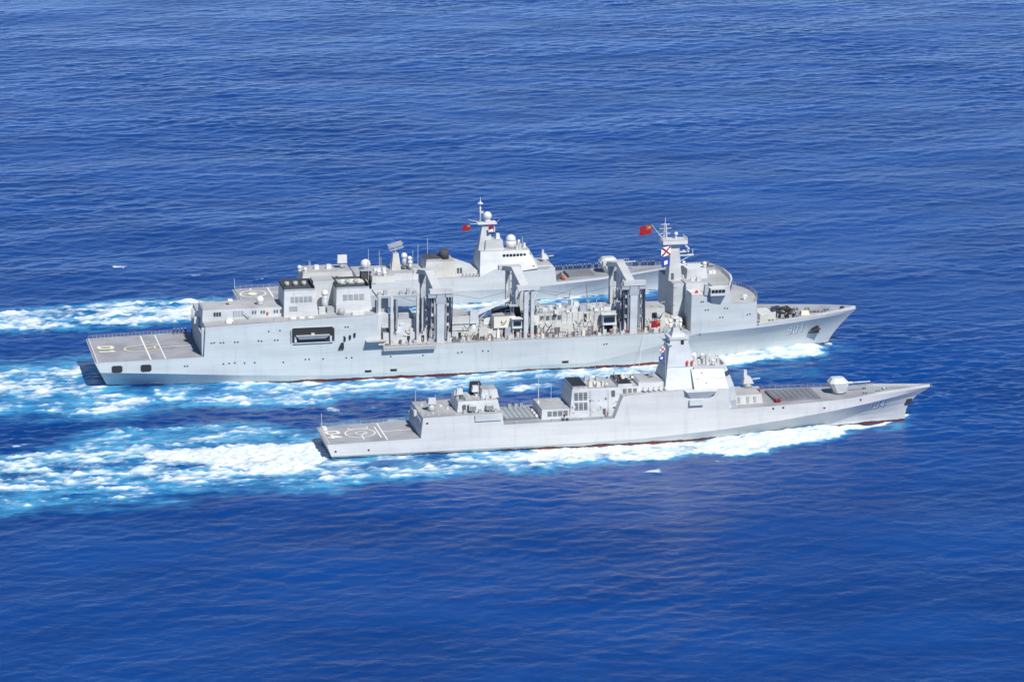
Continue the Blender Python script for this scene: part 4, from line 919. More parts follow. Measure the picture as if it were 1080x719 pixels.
mark(F, [strip((11.6, -6.8), (11.6, 6.6), .5), strip((11.8, -.4), (20, -.4), .4), strip((.9, -6.8), (.9, 6.8), .4), strip((.9, 6.8), (20, 7.2), .3), strip((1.4, -.4), (4.2, -.4), .35), strip((5.8, 4.2), (5.8, 6.8), .4)], 0, 'mark_white', 'guide_line', zf)
mark(F, [[(5.7+1.5*math.cos(t*.6283), -.4+2.2*math.sin(t*.6283)) for t in range(10)]], 0, 'mark_cream', 'landing_spot', zf)
railing(F, deckline(hF, .8, 20, 1, 5, .05), 1.0, 1.3, 'mesh_grey', .06)
railing(F, [(.8, -6.9, 5.1), (.8, 6.9, 5.1)], .7, 1.5, 'mesh_grey', .05)
MB().cyl((.8, 6, 5.1), (.6, 6, 9), .08, .05, 'white', 5).build('ensign_staff', F)
b = MB(); b.box(21.0, 38.6, -5.6, 5.6, 7.9, 12.6, 'grey_cream', 'deck_pale', (.6, 1.0, .6, .6)); hg = b.build('hangar', F)
for X in (27.0, 30.6, 32.2): MB().box(X, X+.9, -5.35, -4.9, 10.0, 11.2, 'louvre').build('vent', hg)
radome(F, (20.9, -2.0, 13.8), .75, .9); radome(F, (22.6, -3.2, 13.4), .65, .6)
for X in (26.8, 30.8): hatchbox(F, X, 0, 12.6, 1.6, 1.6, 1.3, 'white', 'tracking_radar')
whip(F, (24.2, -1, 12.6), 3, .08); whip(F, (25.1, 2, 12.6), 2, .08)
q = MB(); q.cyl((35.2, 0, 12.6), (35.2, 0, 15.0), .9, .6, 'grey_light', 10); q.box(33.6, 36.8, -1.0, .2, 14.4, 17.0, 'white', None, (.1, .1, .1, .1)); q.build('search_radar', F)
b = MB(); b.box(38.6, 62.0, -6.6, 6.6, 8.6, 11.4, 'grey_light', 'deck_pale', (.3, 0, .6, .6)); b.build('aft_deckhouse', F)
b = MB(); b.box(51.4, 54.6, -1.6, 1.6, 11.4, 16.8, 'grey_cream', 'grey_light', (.7, .7, .6, .6)); tm = b.build('radar_tower', F)
b = MB(); b.cyl((53, 0, 16.6), (53, 0, 19.0), .25, .2, 'grey_light', 6)
for k in range(5):
    y = -2.0+k*1.0; b.cyl((50.8, y, 18.0), (55.4, y, 19.2), .09, .09, 'grey_light', 4)
    b.cyl((50.6, y, 19.2), (55.2, y, 20.4), .09, .09, 'grey_light', 4)
for k in range(4): b.cyl((51.0+k*1.4, -2.2, 18.3+k*.35), (51.0+k*1.4, 2.2, 18.3+k*.35), .08, .08, 'grey_light', 4)
b.build('yagi_antenna', tm)
radome(F, (55.8, -.6, 15.9), 1.05, 2.6, 'grey_mid'); radome(F, (57.6, -1.6, 13.9), .75, 1.4); radome(F, (57.9, 1.0, 14.6), .8, 2)
for X, Y, h_ in ((44, 0, 7), (48, 2, 6), (60.5, 0, 8), (64.5, 4, 9)): whip(F, (X, Y, 11.4), h_, .07)
for X in (46.2, 47.4, 49): hatchbox(F, X, -1, 11.4, 1.2, 1.2, 1.0, 'white', 'ventilator')
b = MB(); b.box(61.6, 72.4, -5.2, 5.2, 8.9, 14.4, 'grey_cream', 'deck_pale', (.9, .4, .9, .9)); fn = b.build('funnel', F)
MB().cyl((69.2, 0, 14.4), (69.2, 0, 17.4), 1.7, 1.6, 'charcoal', 16).build('exhaust_pipe', fn)
MB().cyl((65.6, 1.2, 14.4), (65.6, 1.2, 15.4), 1.3, 1.3, 'charcoal', 14).build('exhaust_pipe', fn)
b = MB(); b.box(62.6, 67.8, -3.8, 3.8, 14.4, 15.2, 'grey_mid', 'charcoal'); b.build('coaming', fn)
for X in (72.8, 73.8): MB().box(X, X+.6, -4.5, -4.2, 10.2, 12.0, 'louvre').build('door', fn)
b = MB(); b.prism([(72.2, -4.6, 9.2), (80.4, -4.6, 9.3), (80.4, 4.6, 9.3), (72.2, 4.6, 9.2)], [(72.2, -3.8, 13.8), (80.4, -4.2, 10.6), (80.4, 4.2, 10.6), (72.2, 3.8, 13.8)], 'grey_light'); b.build('sloping_casing', F)
for k in range(5): hatchbox(F, 74.4+k*1.2, -6.2, 9.3, .7, .7, 1.1, 'grey_mid', 'deck_fitting')
# bridge tower
q0 = [(79.8, -7.2, 9.4), (99.4, -7.4, 11.5), (100.4, -4, 11.5), (100.4, 4, 11.5), (99.4, 7.4, 11.5), (79.8, 7.2, 9.4)]
q1 = [(80.6, -4.2, 17.1), (96.4, -4.2, 17.1), (97.2, -2.8, 17.1), (97.2, 2.8, 17.1), (96.4, 4.2, 17.1), (80.6, 4.2, 17.1)]
b = MB(); b.prism(q0, q1, 'grey', 'deck_pale'); bf = b.build('bridge', F)
for i, j, n in ((1, 2, 2), (2, 3, 6), (3, 4, 2)):
    for k in range(n):
        A_, B2, C_, E_ = lp(q0[i], q0[j], (k+.1)/n), lp(q0[i], q0[j], (k+.9)/n), lp(q1[i], q1[j], (k+.1)/n), lp(q1[i], q1[j], (k+.9)/n)
        mb = MB(); lo, hi = [lp(A_, C_, .66), lp(B2, E_, .66)], [lp(A_, C_, .84), lp(B2, E_, .84)]
        mb.prism([lo[0], lo[1], (lo[1][0]-.3, lo[1][1], lo[1][2]), (lo[0][0]-.3, lo[0][1], lo[0][2])], [(p_[0]+.08, p_[1]*1.02, p_[2]) for p_ in hi]+[(hi[1][0]-.3, hi[1][1], hi[1][2]), (hi[0][0]-.3, hi[0][1], hi[0][2])], 'glass'); mb.build('window', bf)
for k in range(7):
    X = 88+k*1.15; MB().box(X, X+.8, -5.05, -4.4, 15.3, 16.1, 'glass').build('window', bf)
b = MB(); b.box(82.5, 88.8, -2.6, 2.6, 17.1, 20.4, 'grey_light', 'deck_pale', (.3, .4, .3, .3)); b.build('mast_house', F)
o = MB().dome((91.6, -.4, 20.0), 1.65, 'white', -.2, 22, 12).build('radome', F); MB().cyl((91.6, -.4, 17.1), (91.6, -.4, 19.7), 1.6, 1.6, 'white', 20).build('pedestal', o)
for k in range(9): hatchbox(F, 93.4+random.random()*2.8, -3.2+random.random()*6.4, 17.1, .5+random.random()*.6, .6, .7+random.random()*1.3, random.choice(['white', 'grey_light', 'grey_mid']), 'roof_fitting')
whip(F, (95.6, 0, 17.1), 3.6, .08); hatchbox(F, 87.2, 0, 20.4, 1.3, 1.3, 1.7, 'white', 'tracking_radar')
b = MB(); b.prism([(80.4, -1.7, 17), (85.4, -1.7, 17), (85.4, 1.7, 17), (80.4, 1.7, 17)], [(81.9, -.9, 25.6), (84.2, -.9, 25.6), (84.2, .9, 25.6), (81.9, .9, 25.6)], 'grey_light'); mF = b.build('mast', F)
b = MB(); b.box(80.2, 86.6, -1.7, 1.7, 25.6, 26.1, 'white'); b.build('mast_platform', mF)
b = MB(); b.cyl((81.3, 0, 26), (81.3, 0, 33.2), .32, .22, 'white', 8); b.cyl((81.3, 0, 32.2), (81.3, 0, 32.6), .9, .9, 'white', 10); b.cyl((81.3, 0, 33), (81.3, 0, 34.6), .1, .05, 'white', 5); b.box(81.4, 82.3, -.3, .3, 29, 29.8, 'grey_light'); b.build('topmast', mF)
o = MB().dome((83.7, 0, 28.1), 1.45, 'white', -.75, 20, 12).build('radome', mF); MB().cyl((83.7, 0, 26), (83.7, 0, 27.2), .9, 1.0, 'white', 12).build('pedestal', o)
for e0, e1 in (((81, -1.4, 25.9), (77.2, -3.2, 26.3)), ((81, 1.4, 25.9), (78, 3.4, 26.3)), ((86, -1.4, 25.9), (87.4, -2.4, 27.4))): MB().cyl(e0, e1, .12, .07, 'white', 5).build('yardarm', mF)
b = MB(); b.box(84.6, 86.2, -.8, .8, 22.8, 24.6, 'grey_light'); b.cyl((85.8, -1.2, 23.6), (85.8, -1.2, 25.4), .1, .1, 'grey_light', 4); b.build('fire_control_radar', mF)
# forward of the bridge
b = MB(); b.box(99.8, 105.2, -5.4, 5.4, 11.0, 12.0, 'grey_light', 'deck_pale', (0, .6, .2, .2)); b.build('fore_deckhouse', F)
ciws(F, 103.2, 0, 11.8, 1.05)
q = MB(); q.prism([(99.6, -7.0, 11.3), (103, -7.0, 11.3), (103, -5.9, 11.3), (99.6, -5.9, 11.3)], [(99.2, -7.2, 12.1), (103.6, -7.2, 12.1), (103.6, -5.7, 12.1), (99.2, -5.7, 12.1)], 'white'); q.build('small_boat', F)
MB().box(97.6, 98.3, -7.0, -6.4, 11.4, 12.4, 'orange').build('life_ring_locker', F)
o = MB().box(110.6, 119.4, -4.0, 4.0, 6.9, 7.9, 'deck_dark', 'hatch').build('missile_cells', F)
gun_turret(F, 125.4, 0, 7.5, 1.3, 5.2, 2)
q = MB()
for k in range(5): q.cyl((105.8+k*.5, -5.4+k*.3, 6.9), (105.8+k*.5, -5.4+k*.3, 8.2+k*.2), .35, .3, 'louvre', 6)
q.build('ventilator', F)
railing(F, deckline(hF, 106, 147, 1, 8), 1.2, 1.3, 'mesh_grey', .07)
railing(F, deckline(hF, 106, 147, -1, 8), 1.0, 1.6, 'mesh_grey', .04, (1.,))
q = MB(); q.cyl((108.4, -5.6, 6.9), (108.4, -5.6, 8.3), .6, .6, 'orange', 10); q.build('hose_reel', F)
# ================================================================== flags
def cloth(name, label, hoist, ln, ht, mats, pattern, group=None, amp=.22, dirv=(-1, -.12, 0)):
    """a rippling flag streaming aft from its hoist; pattern(u,v) -> material"""
    me_ = MB(); nx, nz = 26, 16; dv = Vector(dirv).normalized(); sd_ = Vector((dv.y, -dv.x, 0)); H = Vector(hoist)
    for side in (0, 1):
        for j in range(nz+1):
            for i in range(nx+1):
                u_, v_ = i/nx, j/nz
                p = H + dv*ln*u_ + Vector((0, 0, -ht*(1-v_)-.18*ht*u_*u_)) + sd_*(amp*math.sin(u_*7.5+v_*1.3)*(.25+u_)+(.03 if side else 0))
                me_.v.append(tuple(p-Vector(hoist)))
    st = (nx+1)*(nz+1)
    for side in (0, 1):
        for j in range(nz):
            for i in range(nx):
                a = side*st+j*(nx+1)+i; q = (a, a+1, a+nx+2, a+nx+1)
                me_.face(q if side else q[::-1], pattern((i+.5)/nx, (j+.5)/nz), True)
    me = bpy.data.meshes.new(name); me.from_pydata(me_.v, [], me_.f)
    for n in me_.names: me.materials.append(MATS[n])
    me.polygons.foreach_set('material_index', me_.m); me.polygons.foreach_set('use_smooth', me_.sm)
    o = bpy.data.objects.new(name, me); COL.objects.link(o); o.location = hoist
    o['label'] = label; o['category'] = 'flag'
    if group: o['group'] = group
    return o
def star_pat(u, v):
    def st(cx, cy, rr):
        dx, dy = (u-cx)*1.5, v-cy; r_ = math.hypot(dx, dy)
        if r_ > rr: return False
        a = (math.atan2(dx, dy) % (2*math.pi/5))/(2*math.pi/5); return r_ < rr*(1-.55*min(1, 2*min(a, 1-a)))
    if st(.17, .74, .20): return 'yellow_cloth'
    for cx, cy in ((.34, .9), (.41, .79), (.41, .64), (.34, .53)):
        if st(cx, cy, .07): return 'yellow_cloth'
    return 'red_cloth'
def X_pat(u, v): return 'red_cloth' if min(abs(u-v), abs(u-(1-v))) < .13 else 'white_cloth'
def S_pat(u, v): return 'white_cloth' if (.25 < u < .75 and .28 < v < .72) else 'blue_cloth'
ENS, SIG = 'red national flags', 'signal flags'
cloth('national_flag', 'large red national flag with yellow stars, streaming from the supply ship\'s forward mast', (173.2, -1.6, 41.5), 3.8, 2.9, 0, star_pat, ENS, .3)
cloth('signal_flag', 'white signal flag with a red diagonal cross on the supply ship\'s mast', (179.2, -2.6, 34.8), 3.0, 2.9, 0, X_pat, SIG)
cloth('signal_flag', 'blue signal flag with a white centre, below the red-crossed flag on the supply ship', (179.0, -2.6, 31.0), 2.6, 2.5, 0, S_pat, SIG)
cloth('national_flag', 'small red flag flying from the mast top of the nearest destroyer', (56+97.4, -87.7, 34.0), 2.7, 1.9, 0, star_pat, ENS, .25)
cloth('signal_flag', 'faded white signal flag with a red cross beside the nearest destroyer\'s mast', (56+97.7, -87.2-5.2, 27.6), 1.5, 1.7, 0, X_pat, SIG, .15)
cloth('signal_flag', 'small blue signal flag with a white centre beside the nearest destroyer\'s mast', (56+97.5, -87.2-5.2, 24.8), 1.6, 1.2, 0, S_pat, SIG, .12)
cloth('national_flag', 'small red flag at the yard end of the far destroyer\'s mast', (54.6+77.3, 77-3.2, 26.2), 2.6, 1.9, 0, star_pat, ENS, .25)
cloth('signal_flag', 'red and white pennant below the round radome of the far destroyer', (54.6+85.2, 77-2.4, 25.4), 1.6, 1.9, 0, lambda u, v: 'red_cloth' if v > .35 else 'white_cloth', SIG, .15)
for nm, lab, a, b in (('halyard', 'thin signal halyard from the supply ship\'s mast platform', (179.2, -2.6, 36.2), (179.4, -2.8, 24.2)),
                      ('halyard', 'thin signal halyard beside the nearest destroyer\'s mast', (56+97.6, -92.5, 28.0), (56+97.9, -93.4, 16.2))):
    m = MB(); m.cyl(a, b, .035, .035, 'rope', 4); o = m.build(nm, None, lab); o['category'] = 'rope'; o['group'] = 'halyards'
m = MB(); pts = []
for k in range(15):
    t = k/14; pts.append((167.5-3.0*t, -15.6-6.5*t, 10.6-9.5*t-2.4*math.sin(math.pi*t)*.5))
m.tube(pts, .06, 'rope', 5); o = m.build('messenger_line', None, 'thin pale line hanging down the supply ship\'s side by the foremost gantry'); o['category'] = 'rope'

# ================================================================== crew
def body_mesh(top, low, arm=0, lean=0.):
    """one continuous figure 1.75 m tall, lofted from rings: legs, trunk, arms, neck and head skinned together"""
    me = bpy.data.meshes.new('person')
    V = [(0, 0, .95), (.0, 0, 1.15), (.02, 0, 1.38), (.02, 0, 1.50), (.03, 0, 1.66),
         (0, .10, .88), (.03, .11, .48), (0, .12, .06), (.13, .13, .03), (0, -.10, .88), (.03, -.11, .48), (-.02, -.12, .06), (.11, -.13, .03),
         (.02, .19, 1.41), (.0, .26, 1.12), (.10, .25, .88), (.02, -.19, 1.41), (.0, -.26, 1.12), (.10+.18*arm, -.25, .88+.3*arm), (.14, .25, .80), (.14+.24*arm, -.25, .80+.36*arm)]
    E_ = [(0, 1), (1, 2), (2, 3), (3, 4), (0, 5), (5, 6), (6, 7), (7, 8), (0, 9), (9, 10), (10, 11), (11, 12), (2, 13), (13, 14), (14, 15), (2, 16), (16, 17), (17, 18), (15, 19), (18, 20)]
    rad = [.15, .14, .16, .06, .105, .10, .07, .05, .045, .10, .07, .05, .045, .075, .055, .04, .075, .055, .04, .04, .04]
    me.from_pydata([(x+lean*max(0, z-.9), y, z) for x, y, z in V], E_, []); o = bpy.data.objects.new('tmp', me); COL.objects.link(o)
    md = o.modifiers.new('s', 'SKIN'); sv = me.skin_vertices[0].data
    for i, r_ in enumerate(rad): sv[i].radius = (r_*(.85 if i < 3 else 1), r_)
    sv[0].use_root = True
    o.modifiers.new('d', 'SUBSURF').levels = 1
    dg = bpy.context.evaluated_depsgraph_get(); m2 = bpy.data.meshes.new_from_object(o.evaluated_get(dg)); m2.name = 'person'
    bpy.data.objects.remove(o)
    m2.materials.clear()
    for n in (low, top, 'skin'): m2.materials.append(MATS[n])
    for p in m2.polygons:
        z = p.center.z; p.material_index = 2 if z > 1.49 or (z < .86 and abs(p.center.y) > .2) else (1 if z > .93 else 0)
        p.use_smooth = True
    return m2
def make_person(top, low, head, vest=None):
    o = bpy.data.objects.new('person', body_mesh(top, low, random.random(), .05)); COL.objects.link(o)
    h = MB().dome((.04, 0, 1.70), .13, head, -.1, 12, 6).build('helmet' if 'helmet' in head else 'cap', o)
    if vest: MB().box(-.20, .22, -.21, .21, 1.02, 1.44, vest, None, (.04, .04, .02, .02)).build('life_vest', o)
    return o
def put(o, first, loc, rz, label, group):
    if not first:
        c = o.copy(); COL.objects.link(c)
        for ch in o.children:
            k = ch.copy(); COL.objects.link(k); k.parent = c
    else: c = o
    c.location = loc; c.rotation_euler = (0, 0, rz); c['label'] = label; c['category'] = 'person'; c['group'] = group
    return c
random.seed(21)
pn = make_person('navy_cloth', 'navy_cloth', 'helmet_white')
first = True
for k in range(22):
    s = 107.0+k*1.1+(0 if k < 15 else 11) + random.random()*.9
    z = lerp(hF.top, s); put(pn, first, (54.6+s, 77+hF.y(s, z)-.9, z), R(90), 'sailor in dark uniform manning the far rail of the farthest destroyer', 'sailors lining the far destroyer\'s rail'); first = False
for k in range(13):
    X = 195-k*.9; z = 24.15; put(pn, False, (X, 10.9, z), R(90), 'sailor in dark uniform at the far edge of the supply ship\'s bridge roof', 'sailors on the bridge roof')
for k in range(14):
    put(pn, False, (213+random.random()*7, -6.6+random.random()*8, 10.75), random.random()*6, 'sailor in dark clothes among the winches on the supply ship\'s foredeck', 'sailors on the supply ship\'s foredeck')
for k in range(4):
    put(pn, False, (27+k*1.15, 13.6+hA.y(20, 9)*0, 9.5), R(90), 'sailor in dark clothes by the far edge of the supply ship\'s flight deck', 'sailors on the supply ship\'s flight deck')
po = make_person('blue_overall', 'blue_overall', 'helmet_red', 'vest_orange'); first = True
for X in (88.5, 117.6, 119.2, 122.8, 127.9, 131.0, 133.4, 139.2, 141.0, 143.4, 148.6, 149.7, 151.9, 153.2, 157.6, 161.2, 163.0, 167.6, 169.4, 172.6, 174.4):
    put(po, first, (X+random.random(), -13.4-random.random()*1.2, 10.42), R(random.choice([-90, -60, 40, 180])), 'deckhand in orange life vest and red helmet on the supply ship\'s working deck', 'deckhands on the working deck'); first = False
pk = make_person('khaki_cloth', 'khaki_cloth', 'helmet_white'); first = True
for X in (92.4, 99.0, 109.4, 112.8, 125.4, 137, 145.6, 154.6, 158.2, 160.0, 166.4, 171, 177.4, 180.8):
    put(pk, first, (X, -13.2-random.random()*1.3, 10.42), R(random.choice([-90, 20, 120])), 'deckhand in pale work clothes and white helmet on the supply ship\'s working deck', 'deckhands on the working deck in pale clothes'); first = False
pv = put(po, False, (56+80.6, -87.2-7.4, 8.25), R(-90), 'man in orange life vest standing by the funnel casing of the nearest destroyer', 'men on the nearest destroyer'); 
put(pn, False, (56+68.0, -87.2-7.6, 8.2), R(-90), 'sailor in dark clothes beside the low louvred house of the nearest destroyer', 'men on the nearest destroyer')

# ================================================================== the sea
FOAM=[
('far wake',0.82,1,2.5,[(-32.8,87.0),(-20.7,86.1),(-2.1,89.1),(19.9,92.9),(43.0,90.8),(52.1,88.5),(59.8,83.3),(58.2,72.1),(49.1,66.3),(39.7,65.4),(13.3,60.3),(-7.7,61.0),(-34.4,62.7)]),
('A wake',0.68,0.9,2,[(-44.1,-1.2),(-27.1,0.0),(-21.3,2.2),(-12.8,2.8),(-4.6,5.2),(-3.2,-4.3),(-5.4,-9.3),(-16.7,-10.4),(-27.9,-10.5),(-44.7,-12.7)]),
('A wake aer',0.3,0.8,5,[(-42.5,25.9),(-25.6,20.6),(-8.6,17.5),(2.9,22.2),(3.2,5.4),(3.7,-8.8),(4.8,-19.6),(15.5,-19.4),(15.0,-33.9),(0.1,-38.3),(-13.5,-36.9),(-29.5,-32.0),(-45.9,-33.0)]),
('A streak',0.75,0.9,1.5,[(-12.3,-36.1),(-7.6,-32.9),(-0.4,-30.1),(7.3,-23.2),(15.4,-20.5),(15.1,-30.8),(11.6,-34.3),(3.2,-34.8),(-2.6,-37.9),(-8.1,-38.4)]),
('A stern wl',0.8,0.5,0.6,[(-1.1,-16.9),(7.8,-18.0),(8.2,-21.8),(-1.4,-20.0)]),
('A near',0.66,1,2.5,[(15.0,-17.2),(28.1,-14.2),(42.9,-10.4),(71.3,-13.4),(97.9,-11.6),(127.7,-10.3),(152.7,-5.7),(178.4,-0.0),(198.5,5.8),(192.2,-16.2),(171.0,-28.0),(153.0,-28.7),(141.6,-27.1),(130.4,-24.6),(121.3,-25.7),(106.0,-29.4),(94.2,-30.5),(82.7,-30.5),(72.5,-31.8),(61.6,-37.2),(53.1,-37.7),(39.5,-34.2),(26.0,-30.7),(14.9,-24.6)]),
('A near fwd',0.95,1,1.5,[(131.2,-20.9),(143.8,-17.6),(173.2,-8.3),(197.8,3.5),(192.9,-14.1),(171.5,-25.9),(147.7,-26.1)]),
('A bow',1.2,1,1.2,[(190.1,-2.1),(210.3,3.7),(223.5,6.1),(227.8,1.7),(227.2,-8.1),(223.5,-12.1),(217.4,-13.9),(211.2,-13.9),(204.4,-16.2),(196.3,-18.1),(191.1,-18.3),(185.6,-18.4)]),
('D wake',0.74,1,2.5,[(57.4,-99.1),(58.8,-81.5),(55.0,-77.9),(33.6,-75.9),(7.0,-74.9),(-16.8,-73.4),(-33.1,-79.7),(-48.9,-84.1),(-51.0,-119.7),(-35.5,-113.1),(-19.8,-107.3),(-1.7,-105.4),(16.3,-106.9),(31.7,-108.0),(42.5,-106.4),(51.0,-102.5)]),
('D wake hot',1.5,1,3,[(57.1,-96.2),(57.8,-82.3),(46.9,-77.4),(30.9,-76.4),(9.4,-77.2),(6.0,-83.1),(13.1,-90.0),(23.2,-93.7),(29.7,-104.0),(39.8,-106.8),(50.9,-103.4)]),
('D upper',0.42,0.95,4,[(-16.8,-73.4),(-6.4,-61.9),(3.9,-54.0),(11.3,-60.3),(15.8,-67.9),(31.0,-56.0),(41.3,-60.8),(56.5,-68.5),(60.0,-72.1),(59.0,-81.5),(33.4,-77.8),(6.5,-78.6)]),
('D lower',0.5,1,4,[(-51.5,-128.0),(-36.3,-123.3),(-21.1,-121.8),(-3.8,-125.0),(6.5,-123.5),(13.0,-116.0),(22.9,-115.2),(38.2,-117.2),(53.1,-121.7),(58.3,-98.3),(40.6,-101.5),(16.9,-101.7),(-9.0,-101.4),(-34.7,-101.1),(-50.3,-107.0)]),
('D near',0.66,1,2.5,[(56.1,-96.0),(71.6,-91.4),(116.4,-86.3),(139.1,-84.6),(156.5,-84.8),(149.4,-111.3),(141.4,-111.7),(132.4,-108.2),(122.8,-112.9),(110.2,-116.1),(105.6,-115.2),(100.2,-110.6),(97.1,-108.6),(91.3,-113.5),(84.6,-115.9),(74.9,-116.8),(67.3,-115.4),(56.3,-117.9),(53.1,-121.7),(48.5,-118.2)]),
('D near fwd',1.3,1,1.2,[(116.0,-88.1),(157.2,-82.0),(187.0,-75.3),(211.7,-70.6),(211.0,-84.7),(212.5,-88.0),(210.1,-92.6),(204.3,-99.4),(197.2,-102.9),(190.0,-103.6),(184.9,-105.5),(178.5,-110.1),(174.0,-110.2),(167.4,-110.9),(160.6,-106.8),(153.5,-109.3),(146.6,-112.6),(138.0,-111.1),(132.4,-108.2),(121.7,-110.9),(111.7,-107.2)]),
('D bow',1.8,0.8,0.7,[(210.0,-89.6),(215.3,-90.0),(220.4,-88.5),(225.9,-84.9),(231.2,-79.8),(231.3,-81.9),(226.0,-87.5),(220.2,-90.9),(213.8,-92.8),(209.3,-93.4)]),
('D far',0.6,0.9,1.5,[(73.3,-63.7),(78.8,-59.7),(84.9,-56.8),(89.8,-53.6),(91.7,-58.0),(85.2,-62.9),(76.0,-67.2)]),
('D far2',0.55,0.8,2,[(3.9,-54.0),(31.0,-56.0),(56.8,-66.6),(61.6,-62.6),(71.7,-60.4),(73.3,-63.7),(67.5,-68.6),(22.1,-61.3)]),
('F near',0.8,0.9,1.5,[(55.6,54.0),(77.6,61.2),(106.3,64.9),(126.3,70.3),(146.4,74.5),(166.1,77.6),(183.6,81.2),(201.3,86.1),(198.6,75.9),(181.0,71.0),(163.4,66.3),(143.6,62.1),(123.8,58.0),(104.0,52.8),(75.5,48.0),(53.9,42.2)]),
('cap',1,0.4,0.6,[(139.5,-121.9),(143.5,-121.3),(147.1,-117.8),(146.1,-123.6)]),
('cap2',0.7,0.3,0.6,[(161.7,-114.5),(164.9,-115.1),(163.8,-116.7),(161.8,-116.4)]),
('cap3',0.8,0.2,0.6,[(21.5,143.7),(27.2,142.7),(26.2,139.4),(21.8,140.8)]),
('cap4',0.6,0.2,0.6,[(45.9,125.6),(49.1,125.7),(48.8,123.0),(45.9,123.5)]),
('cap5',0.85,0.2,0.6,[(65.7,119.4),(68.0,117.6),(71.5,121.8),(70.5,117.2),(66.2,113.8)]),
('cap6',0.55,0.3,1.2,[(64.6,-44.9),(67.2,-41.3),(69.6,-46.9),(67.8,-50.6),(64.6,-50.0)]),
('cap7',0.6,0.4,1.2,[(75.2,-43.8),(81.4,-40.8),(82.7,-43.1),(79.0,-47.6),(75.5,-46.9)]),
('cap8',0.6,0.6,1.5,[(121.1,-32.1),(125.6,-26.4),(129.1,-30.3),(134.0,-28.0),(135.0,-32.5),(127.7,-36.5),(121.9,-36.5)]),
('cap9',0.5,0.4,1.2,[(134.6,-36.7),(139.8,-34.4),(140.3,-39.8),(135.3,-41.1)]),
('cap10',0.45,0.3,1.2,[(79.2,-27.7),(82.7,-27.3),(82.5,-31.5),(79.0,-31.9)]),
('cap11',0.45,0.3,1,[(-29.3,-65.4),(-24.6,-65.3),(-24.3,-68.2),(-28.5,-68.4)]),
('bow glint A',0.0,0.25,5,[(190.4,-22.7),(223.2,-14.9),(222.1,-28.4),(213.1,-37.8),(188.8,-38.9)]),  # no foam here: glint by the bow painted as a faint pale tint
('bulb green A',0.0,0.35,2,[(230.8,-2.4),(236.1,1.4),(239.2,-1.5),(236.9,-7.0),(231.4,-8.3)]),
('bulb green D',0.0,0.45,2,[(219.0,-88.2),(228.8,-80.9),(231.4,-83.4),(226.3,-92.5),(219.9,-94.4)]),
]

def ocean_field(N, dx, V, wdir, seed, lmin=1.6, spread=4):
    rng = np.random.default_rng(seed); k1 = 2*np.pi*np.fft.fftfreq(N, dx); kx, ky = np.meshgrid(k1, k1, indexing='xy')
    k = np.hypot(kx, ky); k[0, 0] = 1; L = V*V/9.81
    c = (kx*wdir[0]+ky*wdir[1])/k
    P = np.exp(-1/(k*L)**2)/k**4*np.abs(c)**spread*np.exp(-(k*lmin/6.28)**2)
    P += .40*np.exp(-1/(k*L*.35)**2)/k**4*np.exp(-(k*lmin/6.28)**2)
    P[0, 0] = 0
    h = np.fft.ifft2(np.sqrt(P)*(rng.normal(size=(N, N))+1j*rng.normal(size=(N, N))))
    return h.real/h.real.std(), h.imag/h.imag.std()
def band_noise(N, dx, lx, ly, seed, p=1.3, lo=0.):
    rng = np.random.default_rng(seed); k1 = 2*np.pi*np.fft.fftfreq(N, dx); kx, ky = np.meshgrid(k1, k1, indexing='xy')
    q = np.hypot(kx*lx/6.28, ky*ly/6.28); f = 1/(1+q**2)**p
    h = np.fft.ifft2(f*np.fft.fft2(rng.normal(size=(N, N)))).real; return h/h.std()
dx = .75; XA, XB, YA, YB = -170, 640, -400, 800
xf = np.arange(XA, XB+.01, dx); yf = np.arange(YA, YB+.01, dx)
def grow(a, sgn):
    out = []; st = dx; p = a
    while abs(p) < 26000: st *= 1.22; p += sgn*st; out.append(p)
    return np.array(out)
xs = np.concatenate([grow(XA, -1)[::-1], xf, grow(XB, 1)]); ys = np.concatenate([grow(YA, -1)[::-1], yf, grow(YB, 1)])
X, Y = np.meshgrid(xs, ys, indexing='xy')
N = 2048
ix = np.round((np.clip(xs, XA, XB)-XA)/dx).astype(int); iy = np.round((np.clip(ys, YA, YB)-YA)/dx).astype(int)
def take(f): return f[np.ix_(iy, ix)]
ra, rb = ocean_field(N, dx, 4.4, (.25, -.97), 5, 2.1, 2)
sw = band_noise(N, dx, 60, 34, 8, 3)
fade = np.clip(1-np.maximum(np.maximum(XA-X, X-XB), np.maximum(YA-Y, Y-YB))/150, 0, 1)
patch = take(band_noise(N, dx, 190, 120, 31, 3)); patch2 = take(band_noise(N, dx, 60, 30, 32, 2))
Z = (take(ra)*(.064+.014*np.clip(patch, -1.6, 1.6)+.012*np.clip(patch2, -1.6, 1.6)) + take(sw)*.16)*fade
inside = (X > XA-1) & (X < XB+1) & (Y > YA-1) & (Y < YB+1)
n_big = take(band_noise(N, dx, 26, 12, 11, 1.4)); n_mid = take(band_noise(N, dx, 11, 4, 12, 1.2)); n_sm = take(band_noise(N, dx, 4.0, 2.0, 13, 1.0)); n_x = take(band_noise(N, dx, 14, 8, 14, 1.2)); n_y = take(band_noise(N, dx, 9, 5, 15, 1.1))
